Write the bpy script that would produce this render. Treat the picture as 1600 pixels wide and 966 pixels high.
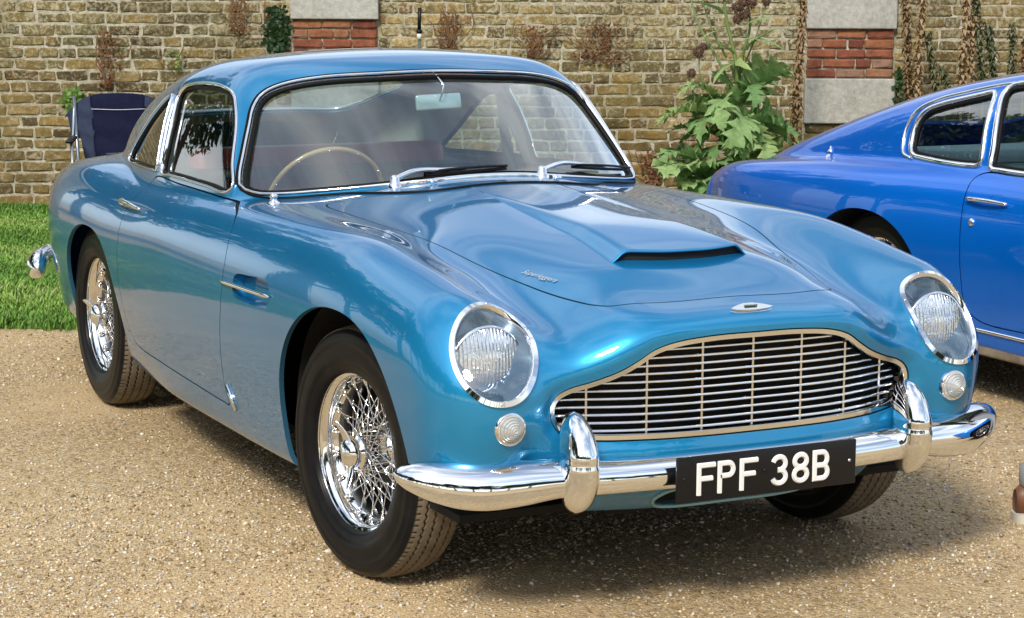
import bpy, math, random
import numpy as np
from mathutils import Vector, Matrix
R = math.radians
scene = bpy.context.scene
for o in list(bpy.data.objects): bpy.data.objects.remove(o)
COL = scene.collection
random.seed(7); rng = np.random.default_rng(11)

# ---------------------------------------------------------------- camera
cam_d = bpy.data.cameras.new('camera'); cam = bpy.data.objects.new('camera', cam_d); COL.objects.link(cam)
CAM = Vector((4.932288, -2.732852, 1.547182)); YAW, PITCH, ROLL = 2.6822990, -.1561161, .0047802
d = Vector((math.cos(PITCH)*math.cos(YAW), math.cos(PITCH)*math.sin(YAW), math.sin(PITCH)))
r_ = d.cross(Vector((0, 0, 1))).normalized(); u_ = r_.cross(d)
r2 = math.cos(ROLL)*r_+math.sin(ROLL)*u_; u2 = -math.sin(ROLL)*r_+math.cos(ROLL)*u_
M = Matrix((r2, u2, -d)).transposed().to_4x4(); M.translation = CAM
cam.matrix_world = M
cam_d.sensor_width = 36; cam_d.lens = 3248.22/1600*36; cam_d.clip_start = .05; cam_d.clip_end = 2000
scene.camera = cam
# wall-aligned ground axes: RH runs to the right of the view, DH away from the camera
RH = Vector((.44331511, .89636584, 0)); DH = Vector((-.89636584, .44331511, 0)); C0 = Vector((CAM.x, CAM.y, 0))
def wp(s, d, z=0.0): return C0+RH*s+DH*d+Vector((0, 0, z))

# ---------------------------------------------------------------- sky and sun
SUN_AZ = R(-44); SUN_EL = R(41)      # azimuth from +x, counter-clockwise
w = bpy.data.worlds.new("World"); scene.world = w; w.use_nodes = True
nt = w.node_tree; nt.nodes.clear()
def N(nt, t, **k):
    n = nt.nodes.new(t)
    for a, b in k.items(): setattr(n, a, b)
    return n
out = N(nt, 'ShaderNodeOutputWorld'); bg = N(nt, 'ShaderNodeBackground'); bg.inputs[1].default_value = .15
sky = N(nt, 'ShaderNodeTexSky', sky_type='NISHITA', sun_disc=False)
sky.sun_elevation = SUN_EL; sky.sun_rotation = R(90)-SUN_AZ; sky.air_density = 1.0; sky.dust_density = 1.2; sky.ozone_density = 1.0
tc = N(nt, 'ShaderNodeTexCoord'); mp = N(nt, 'ShaderNodeMapping'); mp.inputs['Scale'].default_value = (1, 1, 2.6)
nz = N(nt, 'ShaderNodeTexNoise'); nz.inputs['Scale'].default_value = 2.1; nz.inputs['Detail'].default_value = 7; nz.inputs['Roughness'].default_value = .52
nz.inputs['Distortion'].default_value = .35
cr = N(nt, 'ShaderNodeValToRGB'); cr.color_ramp.elements[0].position = .40; cr.color_ramp.elements[1].position = .66
cr.color_ramp.elements[0].color = (.10, .10, .10, 1); cr.color_ramp.elements[1].color = (.92, .92, .92, 1)
mx = N(nt, 'ShaderNodeMix', data_type='RGBA'); mx.inputs[7].default_value = (7.3, 7.75, 8.1, 1)
L = nt.links.new
L(tc.outputs['Generated'], mp.inputs[0]); L(mp.outputs[0], nz.inputs['Vector']); L(nz.outputs[0], cr.inputs[0]); L(cr.outputs[0], mx.inputs[0])
L(sky.outputs[0], mx.inputs[6]); L(mx.outputs[2], bg.inputs[0]); L(bg.outputs[0], out.inputs[0])
sl = bpy.data.lights.new('sun', 'SUN'); sl.energy = 2.75; sl.angle = R(12); sl.color = (1, .94, .84)
so = bpy.data.objects.new('sun', sl); COL.objects.link(so)
sd = Vector((math.cos(SUN_EL)*math.cos(SUN_AZ), math.cos(SUN_EL)*math.sin(SUN_AZ), math.sin(SUN_EL)))
so.rotation_euler = sd.to_track_quat('Z', 'Y').to_euler(); so.location = (10, -16, 18)
vs = scene.view_settings; vs.view_transform = 'Standard'; vs.look = 'None'; vs.exposure = .42; vs.gamma = 1; vs.use_curve_mapping = False

#BEGIN_SHAPE
# ---------------------------------------------------------------- smooth body maths (numpy only)
def sp_matrix(xs):
    n = len(xs); h = np.diff(xs); A = np.zeros((n, n)); B = np.zeros((n, n)); A[0, 0] = A[-1, -1] = 1
    for i in range(1, n-1):
        A[i, i-1] = h[i-1]; A[i, i] = 2*(h[i-1]+h[i]); A[i, i+1] = h[i]
        B[i, i-1] = 6/h[i-1]; B[i, i] = -6/h[i-1]-6/h[i]; B[i, i+1] = 6/h[i]
    return np.linalg.solve(A, B)

class Sp:
    """cubic spline basis; sym mirrors the nodes about 0 so the slope there is zero"""
    def __init__(s, xs, sym=False):
        s.n0 = len(xs); s.sym = sym; xs = np.array(xs, float)
        if sym:
            s.xs = np.concatenate([-xs[:0:-1], xs])
        else: s.xs = xs
        s.D = sp_matrix(s.xs); s.x0 = s.xs[0]; s.m = int(np.ceil((s.xs[-1]-s.xs[0])/.001)); s.h = (s.xs[-1]-s.xs[0])/s.m
        s.T = s.B0(np.linspace(s.xs[0], s.xs[-1], s.m+1))
    def B(s, x):
        q = np.clip((np.nan_to_num(np.asarray(x, float).ravel())-s.x0)/s.h, 0, s.m-1e-9); i = q.astype(np.int64); f = (q-i)[:, None]; return s.T[i]*(1-f)+s.T[i+1]*f
    def B0(s, x):
        x = np.asarray(x, float).ravel(); xs = s.xs
        xc = np.clip(x, xs[0], xs[-1]); i = np.clip(np.searchsorted(xs, xc)-1, 0, len(xs)-2)
        h = xs[i+1]-xs[i]; a = (xs[i+1]-xc)/h; b = 1-a; r = np.arange(len(x))
        W = ((a**3-a)*h*h/6)[:, None]*s.D[i]+((b**3-b)*h*h/6)[:, None]*s.D[i+1]
        W[r, i] += a; W[r, i+1] += b
        if s.sym:
            n = s.n0; V = W[:, n-1:].copy(); V[:, 1:] += W[:, :n-1][:, ::-1]; W = V
        return W

class Tab:
    def __init__(s, xs, ys, Z, symy=False):
        o = np.argsort(xs); s.X = Sp(np.array(xs, float)[o]); s.Y = Sp(ys, symy); s.Z = np.array(Z, float)[o]
    def __call__(s, x, y):
        return ((s.X.B(x) @ s.Z)*s.Y.B(y)).sum(1)
    def grid(s, x, y):
        return s.X.B(x) @ s.Z @ s.Y.B(y).T

class Cur:
    def __init__(s, xs, v):
        o = np.argsort(xs); s.X = Sp(np.array(xs, float)[o]); s.v = np.array(v, float)[o]
    def __call__(s, x): return (s.X.B(x) @ s.v).reshape(np.shape(x))

def smax(a, b, k):
    h = np.maximum(k-np.abs(a-b), 0)/k
    return np.maximum(a, b)+h**3*k/6
def smin(a, b, k): return -smax(-a, -b, k)
def sstep(t): t = np.clip(t, 0, 1); return t*t*t*(t*(6*t-15)+10)

class Body:
    """closed car body as one smooth implicit function of (x, y, z)"""
    def __init__(s, top, side, front, rear, zb, roof, cabside, screen, k, extra=None):
        s.top, s.side, s.front, s.rear, s.zb, s.roof, s.cabside, s.screen, s.k, s.extra = top, side, front, rear, zb, roof, cabside, screen, k, extra
    def comb(s, x, y, z, T, S, Fr, Re, Z0, R, CS, SC):
        k = s.k; a = np.sqrt(y*y+1e-6)
        f = smax(z-T, a-S, k['shoulder']); f = smax(f, x-Fr, k['front']); f = smax(f, Re-x, k['rear']); f = smax(f, Z0-z, k['sill'])
        c = smax(a-CS, x-SC, k['pillar']); c = smax(z-R, c, k['roof']); c = smax(c, .7-z, .05)
        g = smin(f, c, k['belt'])
        if s.extra is not None: g = s.extra(x, y, z, g)
        return g
    def __call__(s, P):
        x, y, z = P[:, 0], P[:, 1], P[:, 2]; a = np.abs(y)
        return s.comb(x, y, z, s.top(x, a), s.side(x, z), s.front(a, z), s.rear(a, z), s.zb(x), s.roof(x, a), s.cabside(x, z), s.screen(a, z))
    def grid(s, xs, ys, zs):
        a = np.abs(ys); x = xs[:, None, None]; y = ys[None, :, None]; z = zs[None, None, :]
        return s.comb(x, y, z, s.top.grid(xs, a)[:, :, None], s.side.grid(xs, zs)[:, None, :], s.front.grid(a, zs)[None], s.rear.grid(a, zs)[None],
                      s.zb(xs)[:, None, None], s.roof.grid(xs, a)[:, :, None], s.cabside.grid(xs, zs)[:, None, :], s.screen.grid(a, zs)[None])
    def grad(s, P, h=.002):
        G = np.empty_like(P)
        for i in range(3):
            d = np.zeros(3); d[i] = h; G[:, i] = (s(P+d)-s(P-d))/(2*h)
        return G
    def proj(s, P, n=3):
        P = P.copy()
        for _ in range(n):
            f = s(P); G = np.stack([(s(P+e)-f)/.002 for e in np.eye(3)*.002], -1); st = f/np.maximum((G*G).sum(1), .05)
            st = np.clip(st, -.05, .05); P -= G*st[:, None]
        return P
    def normal(s, P):
        G = s.grad(P); return G/np.maximum(np.linalg.norm(G, axis=1), 1e-9)[:, None]
    def cast(s, O, D, t0, t1, n=60):
        """first crossing outside->inside along O+tD for arrays of rays"""
        ts = np.linspace(t0, t1, n); O = np.atleast_2d(np.array(O, float)); D = np.broadcast_to(np.array(D, float), O.shape)
        lo = np.full(len(O), np.nan); prev = s(O+D*ts[0])
        for a, b in zip(ts[:-1], ts[1:]):
            cur = s(O+D*b); m = np.isnan(lo) & (prev > 0) & (cur <= 0); lo[m] = a; prev = cur
        hi = lo+(ts[1]-ts[0])
        for _ in range(18):
            mid = (lo+hi)/2; v = s(O+D*mid[:, None]); m = v > 0
            lo = np.where(m, mid, lo); hi = np.where(m, hi, mid)
        if np.isnan(lo).any(): print('CAST MISS', int(np.isnan(lo).sum()), 'of', len(lo), O[np.isnan(lo)][:2])
        return O+D*lo[:, None]

# ---------------------------------------------------------------- the light blue coupe
TX = [.85, .76, .70, .62, .52, .42, .30, .15, 0, -.3, -.6, -.9, -1.3, -1.7, -2.1, -2.5, -2.9, -3.3, -3.6, -3.8]
TA = [0, .2, .34, .46, .57, .68, .80, .95]
TZ = [
 [.70, .695, .66, .58, .54, .56, .54, .40],
 [.752, .747, .715, .63, .60, .635, .60, .46],
 [0.771, 0.765, 0.74, 0.672, 0.675, 0.715, 0.675, 0.54],
 [0.785, 0.78, 0.762, 0.708, 0.733, 0.775, 0.735, 0.61],
 [0.814, 0.806, 0.78, 0.735, 0.768, 0.808, 0.768, 0.66],
 [0.844, 0.838, 0.804, 0.762, 0.79, 0.826, 0.789, 0.7],
 [0.868, 0.858, 0.828, 0.792, 0.813, 0.845, 0.813, 0.73],
 [0.888, 0.877, 0.85, 0.822, 0.837, 0.867, 0.842, 0.76],
 [.902, .891, .871, .853, .862, .886, .862, .785],
 [.930, .920, .901, .884, .884, .895, .880, .81],
 [.955, .946, .925, .906, .897, .896, .883, .82],
 [.965, .956, .937, .918, .904, .895, .877, .82],
 [.965, .956, .941, .924, .907, .891, .866, .80],
 [.965, .955, .940, .925, .902, .880, .850, .78],
 [.965, .955, .940, .925, .900, .876, .845, .77],
 [.960, .950, .935, .920, .898, .878, .848, .77],
 [.940, .930, .915, .900, .885, .870, .840, .76],
 [.870, .865, .856, .848, .84, .828, .797, .71],
 [.825, .822, .815, .810, .802, .792, .765, .69],
 [.78, .778, .772, .766, .758, .748, .72, .65]]
SX = [.8, .68, .5, .3, .1, -.2, -.6, -1.1, -1.6, -2.1, -2.5, -2.8, -3.0, -3.2, -3.4, -3.6, -3.8]
SW = [.755, .785, .815, .828, .834, .836, .838, .838, .834, .822, .813, .803, .790, .757, .700, .610, .46]
SZ = [.15, .25, .35, .45, .60, .72, .85, 1.0]
SO = [-.075, -.042, -.024, -.010, 0, -.008, -.045, -.12]
FA = [0, .2, .34, .46, .56, .66, .76, .86, .95]
FZ = [.15, .25, .33, .45, .55, .62, .70, .78, .86, 1.0]
FT = [
 [.50, .60, .695, .757, .774, .779, .772, .750, .71, .60],
 [.50, .60, .690, .752, .768, .772, .765, .742, .70, .59],
 [.48, .575, .67, .728, .740, .742, .730, .700, .65, .54],
 [.45, .54, .635, .688, .698, .694, .668, .625, .56, .45],
 [.43, .51, .605, .667, .680, .672, .637, .590, .525, .39],
 [.42, .50, .600, .680, .697, .686, .640, .588, .515, .37],
 [.40, .49, .565, .630, .648, .640, .590, .522, .43, .31],
 [.30, .39, .45, .51, .53, .52, .468, .40, .31, .19],
 [.10, .20, .26, .32, .335, .325, .27, .20, .11, 0]]
class Lipped:
    """front surface that rolls inwards round an opening given by a (y, z) outline"""
    def __init__(s, base, poly, amp, wid):
        s.b = base; P = np.asarray(poly, float); s.y = np.arange(0, .72, .004); s.z = np.arange(.36, .84, .004); Yg, Zg = np.meshgrid(s.y, s.z, indexing='ij'); x, y = Yg.ravel()[:, None], Zg.ravel()[:, None]
        A = P; Q = np.roll(P, -1, 0); ex, ey = (Q-A).T; t = np.clip(((x-A[:, 0])*ex+(y-A[:, 1])*ey)/np.maximum(ex*ex+ey*ey, 1e-12), 0, 1)
        d = np.sqrt(((x-A[:, 0]-ex*t)**2+(y-A[:, 1]-ey*t)**2).min(1)); c = ((A[:, 1] > y) != (Q[:, 1] > y)) & (x < ex*(y-A[:, 1])/np.where(ey == 0, 1e-12, ey)+A[:, 0])
        d = np.where(c.sum(1) % 2 == 1, 0, d); s.L = (amp*np.exp(-(d/wid)**2)).reshape(Yg.shape)
        for _ in range(3): s.L[1:-1, 1:-1] = (s.L[1:-1, 1:-1]*2+s.L[:-2, 1:-1]+s.L[2:, 1:-1]+s.L[1:-1, :-2]+s.L[1:-1, 2:])/6
    def lip(s, y, z):
        a = np.clip((y-s.y[0])/.004, 0, len(s.y)-1.001); b = np.clip((z-s.z[0])/.004, 0, len(s.z)-1.001); i = a.astype(int); j = b.astype(int); a = a-i; b = b-j
        return (s.L[i, j]*(1-a)+s.L[i+1, j]*a)*(1-b)+(s.L[i, j+1]*(1-a)+s.L[i+1, j+1]*a)*b
    def __call__(s, y, z): return s.b(y, z)-s.lip(y, z)
    def grid(s, y, z): Yg, Zg = np.meshgrid(y, z, indexing='ij'); return s.b.grid(y, z)-s.lip(Yg, Zg)
GRH = [(0, .7065), (.12, .7055), (.22, .696), (.275, .680), (.315, .655), (.36, .630), (.42, .607), (.475, .590), (.503, .572), (.513, .545), (.503, .512), (.478, .488), (.42, .478), (.3, .4755), (.15, .4745), (0, .474)]
def make_coupe():
    top = Tab(TX, TA, TZ, True)
    side = Tab(SX, SZ, [[w+o*(1.5 if x < -2 else 1.0 if x<-.3 else 1.) for o in SO] for x, w in zip(SX, SW)])
    front = Tab(FA, FZ, FT)
    front.X = Sp(FA, True)
    rear = Tab([0, .3, .5, .7, .9], [.15, .3, .5, .7, .85, 1.], [
        [-3.45, -3.62, -3.72, -3.76, -3.76, -3.74], [-3.42, -3.59, -3.69, -3.73, -3.73, -3.70], [-3.36, -3.53, -3.63, -3.67, -3.67, -3.64],
        [-3.22, -3.38, -3.48, -3.52, -3.52, -3.50], [-2.9, -3.06, -3.16, -3.2, -3.2, -3.18]])
    rear.X = Sp([0, .3, .5, .7, .9], True)
    zb = Cur([1., .6, .3, 0, -.4, -1.2, -1.9, -2.5, -3.2, -3.9], [.27, .25, .235, .225, .215, .205, .215, .23, .27, .32])
    RX = [-.6, -.9, -1.08, -1.2, -1.35, -1.55, -1.8, -2.1, -2.4, -2.7, -3.0, -3.3, -3.6]
    RC = [1.03, 1.185, 1.258, 1.292, 1.318, 1.326, 1.316, 1.275, 1.205, 1.11, 1.0, .88, .70]
    RA = [0, .2, .4, .55, .7]
    RO = [0, -.006, -.023, -.052, -.11]
    roof = Tab(RX, RA, [[c+o for o in RO] for c in RC], True)
    CX = [-.6, -1.0, -1.4, -1.8, -2.1, -2.4, -2.7, -3.0, -3.3]
    CW = [.70, .715, .722, .710, .685, .643, .585, .50, .40]
    CZ = [.7, .88, 1.0, 1.12, 1.25, 1.35]
    CO = [.04, 0, -.030, -.068, -.110, -.15]
    cab = Tab(CX, CZ, [[w+o for o in CO] for w in CW])
    screen = Tab([0, .25, .45, .6, .7, .8], [.8, .95, 1.1, 1.25, 1.35],
        [[-.60-1.16*(z-.82)-(.70*a*a+.5*max(a-.45, 0)**2) for z in (.8, .95, 1.1, 1.25, 1.35)] for a in (0, .25, .45, .6, .7, .8)])
    screen.X = Sp([0, .25, .45, .6, .7, .8], True)
    front = Lipped(front, np.array(GRH+[(-a, b) for a, b in GRH[1:-1]][::-1]), .020, .030)
    return Body(top, side, front, rear, zb, roof, cab, screen,
                dict(shoulder=.16, front=.09, rear=.20, sill=.05, pillar=.10, roof=.16, belt=.035))
#END_SHAPE
#BEGIN_SHAPE2
# ---------------------------------------------------------------- the royal blue fastback (x from its rear axle)
def make_fastback():
    TX = [-1.6, -1.3, -1.1, -.9, -.5, 0, .6, 1.2, 2.0, 2.6, 3.1, 3.4, 3.7]; TA = [0, .3, .6, .8, .95]
    TZ = [[v+.015, v+.012, v, v-.008, v-.06] for v in (.66, .735, .765, .785, .818, .845, .865, .865, .875, .85, .78, .70, .60)]
    top = Tab(TX, TA, TZ, True)
    SX = [-1.4, -1.2, -1.0, -.7, -.3, 0, .5, 1.2, 2.0, 2.6, 3.0, 3.4, 3.7]
    SW = [.74, .81, .85, .88, .905, .915, .90, .90, .91, .91, .89, .82, .68]
    side = Tab(SX, [.15, .3, .45, .62, .76, .9, 1.], [[w_+o for o in (-.04, -.022, -.006, 0, -.02, -.075, -.14)] for w_ in SW])
    front = Tab([0, .3, .6, .8, .95], [.15, .3, .5, .65, .8, 1.], [[3.42, 3.5, 3.54, 3.54, 3.46, 3.2], [3.40, 3.48, 3.52, 3.52, 3.44, 3.18], [3.3, 3.38, 3.42, 3.42, 3.33, 3.1], [3.15, 3.24, 3.3, 3.3, 3.2, 2.95], [2.8, 2.9, 2.95, 2.95, 2.85, 2.6]])
    front.X = Sp([0, .3, .6, .8, .95], True)
    rear = Tab([0, .3, .6, .8, .95], [.15, .3, .5, .65, .8, 1.], [[v, v-.12, v-.18, v-.16, v-.06, v+.1] for v in (-1.37, -1.365, -1.34, -1.27, -1.05)])
    rear.X = Sp([0, .3, .6, .8, .95], True)
    zb = Cur([-1.5, -1.0, 0, 1., 2., 3., 3.8], [.30, .25, .21, .20, .20, .22, .26])
    RX = [-1.5, -1.1, -.81, -.35, .07, .46, 1.0, 1.4, 1.7, 2.0, 2.3]
    RC = [.66, .845, .94, 1.075, 1.18, 1.245, 1.30, 1.295, 1.25, 1.11, .93]
    roof = Tab(RX, [0, .25, .5, .7, .85], [[c+o for o in (0, -.007, -.032, -.085, -.15)] for c in RC], True)
    CX = [-1.4, -1.1, -.7, -.3, .1, .6, 1.2, 1.8, 2.3]; CW = [.50, .60, .68, .735, .77, .79, .79, .775, .74]
    cab = Tab(CX, [.7, .87, 1.0, 1.12, 1.25, 1.35], [[w_+o for o in (.04, 0, -.04, -.09, -.16, -.23)] for w_ in CW])
    screen = Tab([0, .3, .6, .8], [.8, .95, 1.1, 1.3], [[2.45-1.3*(z-.82)-.45*a*a for z in (.8, .95, 1.1, 1.3)] for a in (0, .3, .6, .8)]); screen.X = Sp([0, .3, .6, .8], True)
    return Body(top, side, front, rear, zb, roof, cab, screen, dict(shoulder=.13, front=.14, rear=.12, sill=.05, pillar=.08, roof=.13, belt=.05))
#END_SHAPE2
# ---------------------------------------------------------------- object helpers
def tag(o, label=None, cat=None, group=None, kind=None):
    for k, v in (('label', label), ('category', cat), ('group', group), ('kind', kind)):
        if v: o[k] = v
    return o
def empty(name, loc=(0, 0, 0), rotz=0, **k):
    o = bpy.data.objects.new(name, None); COL.objects.link(o); o.location = loc; o.rotation_euler = (0, 0, rotz); o.empty_display_size = .1
    return tag(o, **k)
def mesh(name, V, F, mats, normals=None, smooth=True, midx=None):
    me = bpy.data.meshes.new(name); V = np.asarray(V, float)
    me.from_pydata(V.tolist(), [], [list(map(int, f)) for f in F]) if not isinstance(F, np.ndarray) else me.from_pydata(V.tolist(), [], F.tolist())
    for m in (mats if isinstance(mats, (list, tuple)) else [mats]): me.materials.append(m)
    if smooth: me.shade_smooth()
    if midx is not None: me.polygons.foreach_set('material_index', np.asarray(midx, np.int32))
    if normals is not None: me.normals_split_custom_set_from_vertices(np.asarray(normals, float).tolist())
    me.update(); return me
def obj(name, me, parent=None, loc=None, **k):
    o = bpy.data.objects.new(name, me); COL.objects.link(o)
    if parent is not None: o.parent = parent
    if loc is not None: o.location = loc
    return tag(o, **k)
class MB:
    """collects primitives as one mesh"""
    def __init__(s): s.V = []; s.F = []; s.n = 0
    def add(s, V, F):
        V = np.asarray(V, float); s.V.append(V); s.F += [[int(i)+s.n for i in f] for f in F]; s.n += len(V); return s
    def box(s, c, d, rot=None, taper=1.0):
        x, y, z = [q/2 for q in d]
        V = np.array([[-x, -y, -z], [x, -y, -z], [x, y, -z], [-x, y, -z], [-x*taper, -y*taper, z], [x*taper, -y*taper, z], [x*taper, y*taper, z], [-x*taper, y*taper, z]])
        if rot is not None: V = V @ np.array(rot).T
        return s.add(V+np.array(c), [[0, 3, 2, 1], [4, 5, 6, 7], [0, 1, 5, 4], [1, 2, 6, 5], [2, 3, 7, 6], [3, 0, 4, 7]])
    def tube(s, pts, r, n=8, closed=False, cap=True):
        P = np.asarray(pts, float); m = len(P); rr = np.broadcast_to(np.asarray(r, float), (m,)) if np.ndim(r) < 2 else r
        T = np.gradient(P, axis=0) if not closed else (np.roll(P, -1, 0)-np.roll(P, 1, 0))
        T /= np.maximum(np.linalg.norm(T, axis=1), 1e-9)[:, None]
        up = np.array([0, 0, 1.]) if abs(T[0, 2]) < .9 else np.array([1., 0, 0])
        A = np.cross(T[0], up); A /= np.linalg.norm(A); V = []; t = np.arange(n)*2*np.pi/n
        for i in range(m):
            A = A-T[i]*(A@T[i]); A /= np.linalg.norm(A); Bq = np.cross(T[i], A)
            V.append(P[i]+rr[i]*(np.cos(t)[:, None]*A+np.sin(t)[:, None]*Bq))
        F = []
        for i in range(m if closed else m-1):
            j = (i+1) % m
            for k in range(n): F.append([i*n+k, i*n+(k+1) % n, j*n+(k+1) % n, j*n+k])
        if cap and not closed: F.append(list(range(n))[::-1]); F.append([(m-1)*n+k for k in range(n)])
        return s.add(np.concatenate(V), F)
    def lathe(s, prof, n=48, axis='y', o=(0, 0, 0), arc=None):
        """prof: list of (axial, radius)"""
        t = np.arange(n)*2*np.pi/n; V = []; F = []
        for a, r in prof:
            c = np.cos(t)*r; q = np.sin(t)*r; e = np.full(n, a)
            V.append(np.stack({'y': (c, e, q), 'x': (e, q, c), 'z': (q, c, e)}[axis], -1))
        for i in range(len(prof)-1):
            for k in range(n): F.append([i*n+k, (i+1)*n+k, (i+1)*n+(k+1) % n, i*n+(k+1) % n])
        return s.add(np.concatenate(V)+np.array(o), F)
    def mesh(s, name, mat, smooth=True): return mesh(name, np.concatenate(s.V), s.F, mat, smooth=smooth)
    def obj(s, name, mat, parent=None, smooth=True, **k):
        me = s.mesh(name, mat, smooth)
        o = obj(name, me, parent, **k)
        if smooth == 'auto': autosmooth(o)
        return o
def autosmooth(o, ang=35):
    me = o.data; import bmesh
    bm = bmesh.new(); bm.from_mesh(me)
    for e in bm.edges:
        if len(e.link_faces) == 2 and e.calc_face_angle(0) > R(ang): e.smooth = False
    for f in bm.faces: f.smooth = True
    bm.to_mesh(me); bm.free()
def bevel(o, w=.004, seg=2, ang=35):
    m = o.modifiers.new('bevel', 'BEVEL'); m.width = w; m.segments = seg; m.limit_method = 'ANGLE'; m.angle_limit = R(ang); m.harden_normals = False
    return o
def catmull(pts, n=12, closed=True):
    P = np.asarray(pts, float); m = len(P); out = []
    for i in range(m if closed else m-1):
        if closed: a, b, c, e = P[(i-1) % m], P[i], P[(i+1) % m], P[(i+2) % m]
        else: a, b, c, e = P[max(i-1, 0)], P[i], P[i+1], P[min(i+2, m-1)]
        t0 = 0; t1 = max(np.linalg.norm(b-a), 1e-4)**.5; t2 = t1+max(np.linalg.norm(c-b), 1e-4)**.5; t3 = t2+max(np.linalg.norm(e-c), 1e-4)**.5
        if np.allclose(a, b): a = b-(c-b)
        if np.allclose(e, c): e = c+(c-b)
        t1 = max(np.linalg.norm(b-a), 1e-4)**.5; t2 = t1+max(np.linalg.norm(c-b), 1e-4)**.5; t3 = t2+max(np.linalg.norm(e-c), 1e-4)**.5
        for k in range(n):
            t = t1+(t2-t1)*k/n
            A1 = (t1-t)/t1*a+t/t1*b; A2 = (t2-t)/(t2-t1)*b+(t-t1)/(t2-t1)*c; A3 = (t3-t)/(t3-t2)*c+(t-t2)/(t3-t2)*e
            B1 = (t2-t)/t2*A1+t/t2*A2; B2 = (t3-t)/(t3-t1)*A2+(t-t1)/(t3-t1)*A3
            out.append((t2-t)/(t2-t1)*B1+(t-t1)/(t2-t1)*B2)
    if not closed: out.append(P[-1])
    return np.array(out)
def resample(P, step, closed=True):
    P = np.asarray(P, float); Q = np.concatenate([P, P[:1]]) if closed else P
    L_ = np.concatenate([[0], np.cumsum(np.linalg.norm(np.diff(Q, axis=0), axis=1))]); n = max(8, int(L_[-1]/step))
    t = np.linspace(0, L_[-1], n, endpoint=not closed)
    return np.stack([np.interp(t, L_, Q[:, i]) for i in range(Q.shape[1])], -1)
def sdf(poly, X, Y):
    """signed distance (negative inside) of points to a closed polygon"""
    P = np.asarray(poly, float); lo = P.min(0)-.03; hi = P.max(0)+.03
    D = np.maximum(np.maximum(lo[0]-X, X-hi[0]), np.maximum(lo[1]-Y, Y-hi[1]))+.03; D = np.maximum(D, .03)
    m = (X > lo[0]) & (X < hi[0]) & (Y > lo[1]) & (Y < hi[1]); x = X[m][:, None]; y = Y[m][:, None]
    if m.any():
        A = P; Bq = np.roll(P, -1, 0); ex, ey = (Bq-A).T; wx = x-A[:, 0]; wy = y-A[:, 1]
        t = np.clip((wx*ex+wy*ey)/np.maximum(ex*ex+ey*ey, 1e-12), 0, 1)
        d2 = ((wx-ex*t)**2+(wy-ey*t)**2).min(1)
        c = ((A[:, 1] > y) != (Bq[:, 1] > y)) & (x < ex*(y-A[:, 1])/np.where(ey == 0, 1e-12, ey)+A[:, 0])
        D[m] = np.sqrt(d2)*np.where(c.sum(1) % 2 == 1, -1, 1)
    return D

# ---------------------------------------------------------------- polygonising and cutting the body
class Sh:
    def __init__(s, V, Q, X): s.V = V; s.Q = Q; s.X = X
    def compact(s):
        used = np.zeros(len(s.V), bool); used[s.Q.ravel()] = True
        for p in s.X: used[p] = True
        mp = np.cumsum(used)-1
        return Sh(s.V[used], mp[s.Q] if len(s.Q) else s.Q, [[int(mp[i]) for i in p] for p in s.X])
    def faces(s): return s.Q.tolist()+s.X
def nets(B, lo, hi, h):
    ax = [np.arange(lo[i], hi[i]+h, h) for i in range(3)]; F = B.grid(*ax).astype(np.float32); S = F < 0
    nx, ny, nz = F.shape; c = np.zeros((nx-1, ny-1, nz-1), np.int8)
    for i in (0, 1):
        for j in (0, 1):
            for k in (0, 1): c += S[i:nx-1+i, j:ny-1+j, k:nz-1+k]
    act = (c > 0) & (c < 8); idx = -np.ones(act.shape, np.int64); I = np.argwhere(act); idx[act] = np.arange(len(I))
    acc = np.zeros((len(I), 3)); cnt = np.zeros(len(I)); i, j, k = I.T
    cr = [(a, b, e) for a in (0, 1) for b in (0, 1) for e in (0, 1)]
    for a in cr:
        for axn in range(3):
            if a[axn]: continue
            b = list(a); b[axn] = 1
            fa = F[i+a[0], j+a[1], k+a[2]]; fb = F[i+b[0], j+b[1], k+b[2]]; m = (fa < 0) != (fb < 0)
            t = np.where(m, fa/np.where(m, fa-fb, 1), 0)
            p = np.array(a, float)[None]+t[:, None]*(np.arange(3) == axn)
            acc[m] += p[m]; cnt[m] += 1
    V = (I+acc/cnt[:, None])*h+np.array([a[0] for a in ax]); Q = []
    for axn in range(3):
        A = np.take(S, range(0, S.shape[axn]-1), axn); Bq = np.take(S, range(1, S.shape[axn]), axn); E = np.argwhere(A != Bq)
        o1, o2 = [(1, 2), (2, 0), (0, 1)][axn]
        ok = (E[:, o1] > 0) & (E[:, o2] > 0) & (E[:, o1] < S.shape[o1]-1) & (E[:, o2] < S.shape[o2]-1); E = E[ok]
        def cell(u, v):
            G = E.copy(); G[:, o1] -= u; G[:, o2] -= v; return idx[G[:, 0], G[:, 1], G[:, 2]]
        q = np.stack([cell(1, 1), cell(0, 1), cell(0, 0), cell(1, 0)], -1); fl = A[E[:, 0], E[:, 1], E[:, 2]]
        q[~fl] = q[~fl][:, ::-1]; Q.append(q)
    Q = np.concatenate(Q); V = B.proj(V, 2)
    # tangential relaxation for even quads
    for _ in range(3):
        s_ = np.zeros_like(V); n_ = np.zeros(len(V))
        for a in range(4):
            b = (a+1) % 4; np.add.at(s_, Q[:, a], V[Q[:, b]]); np.add.at(n_, Q[:, a], 1); np.add.at(s_, Q[:, b], V[Q[:, a]]); np.add.at(n_, Q[:, b], 1)
        V = V+.5*(s_/np.maximum(n_, 1)[:, None]-V); V = B.proj(V, 1)
    V = B.proj(V, 1)
    return Sh(V, Q, [])
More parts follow.
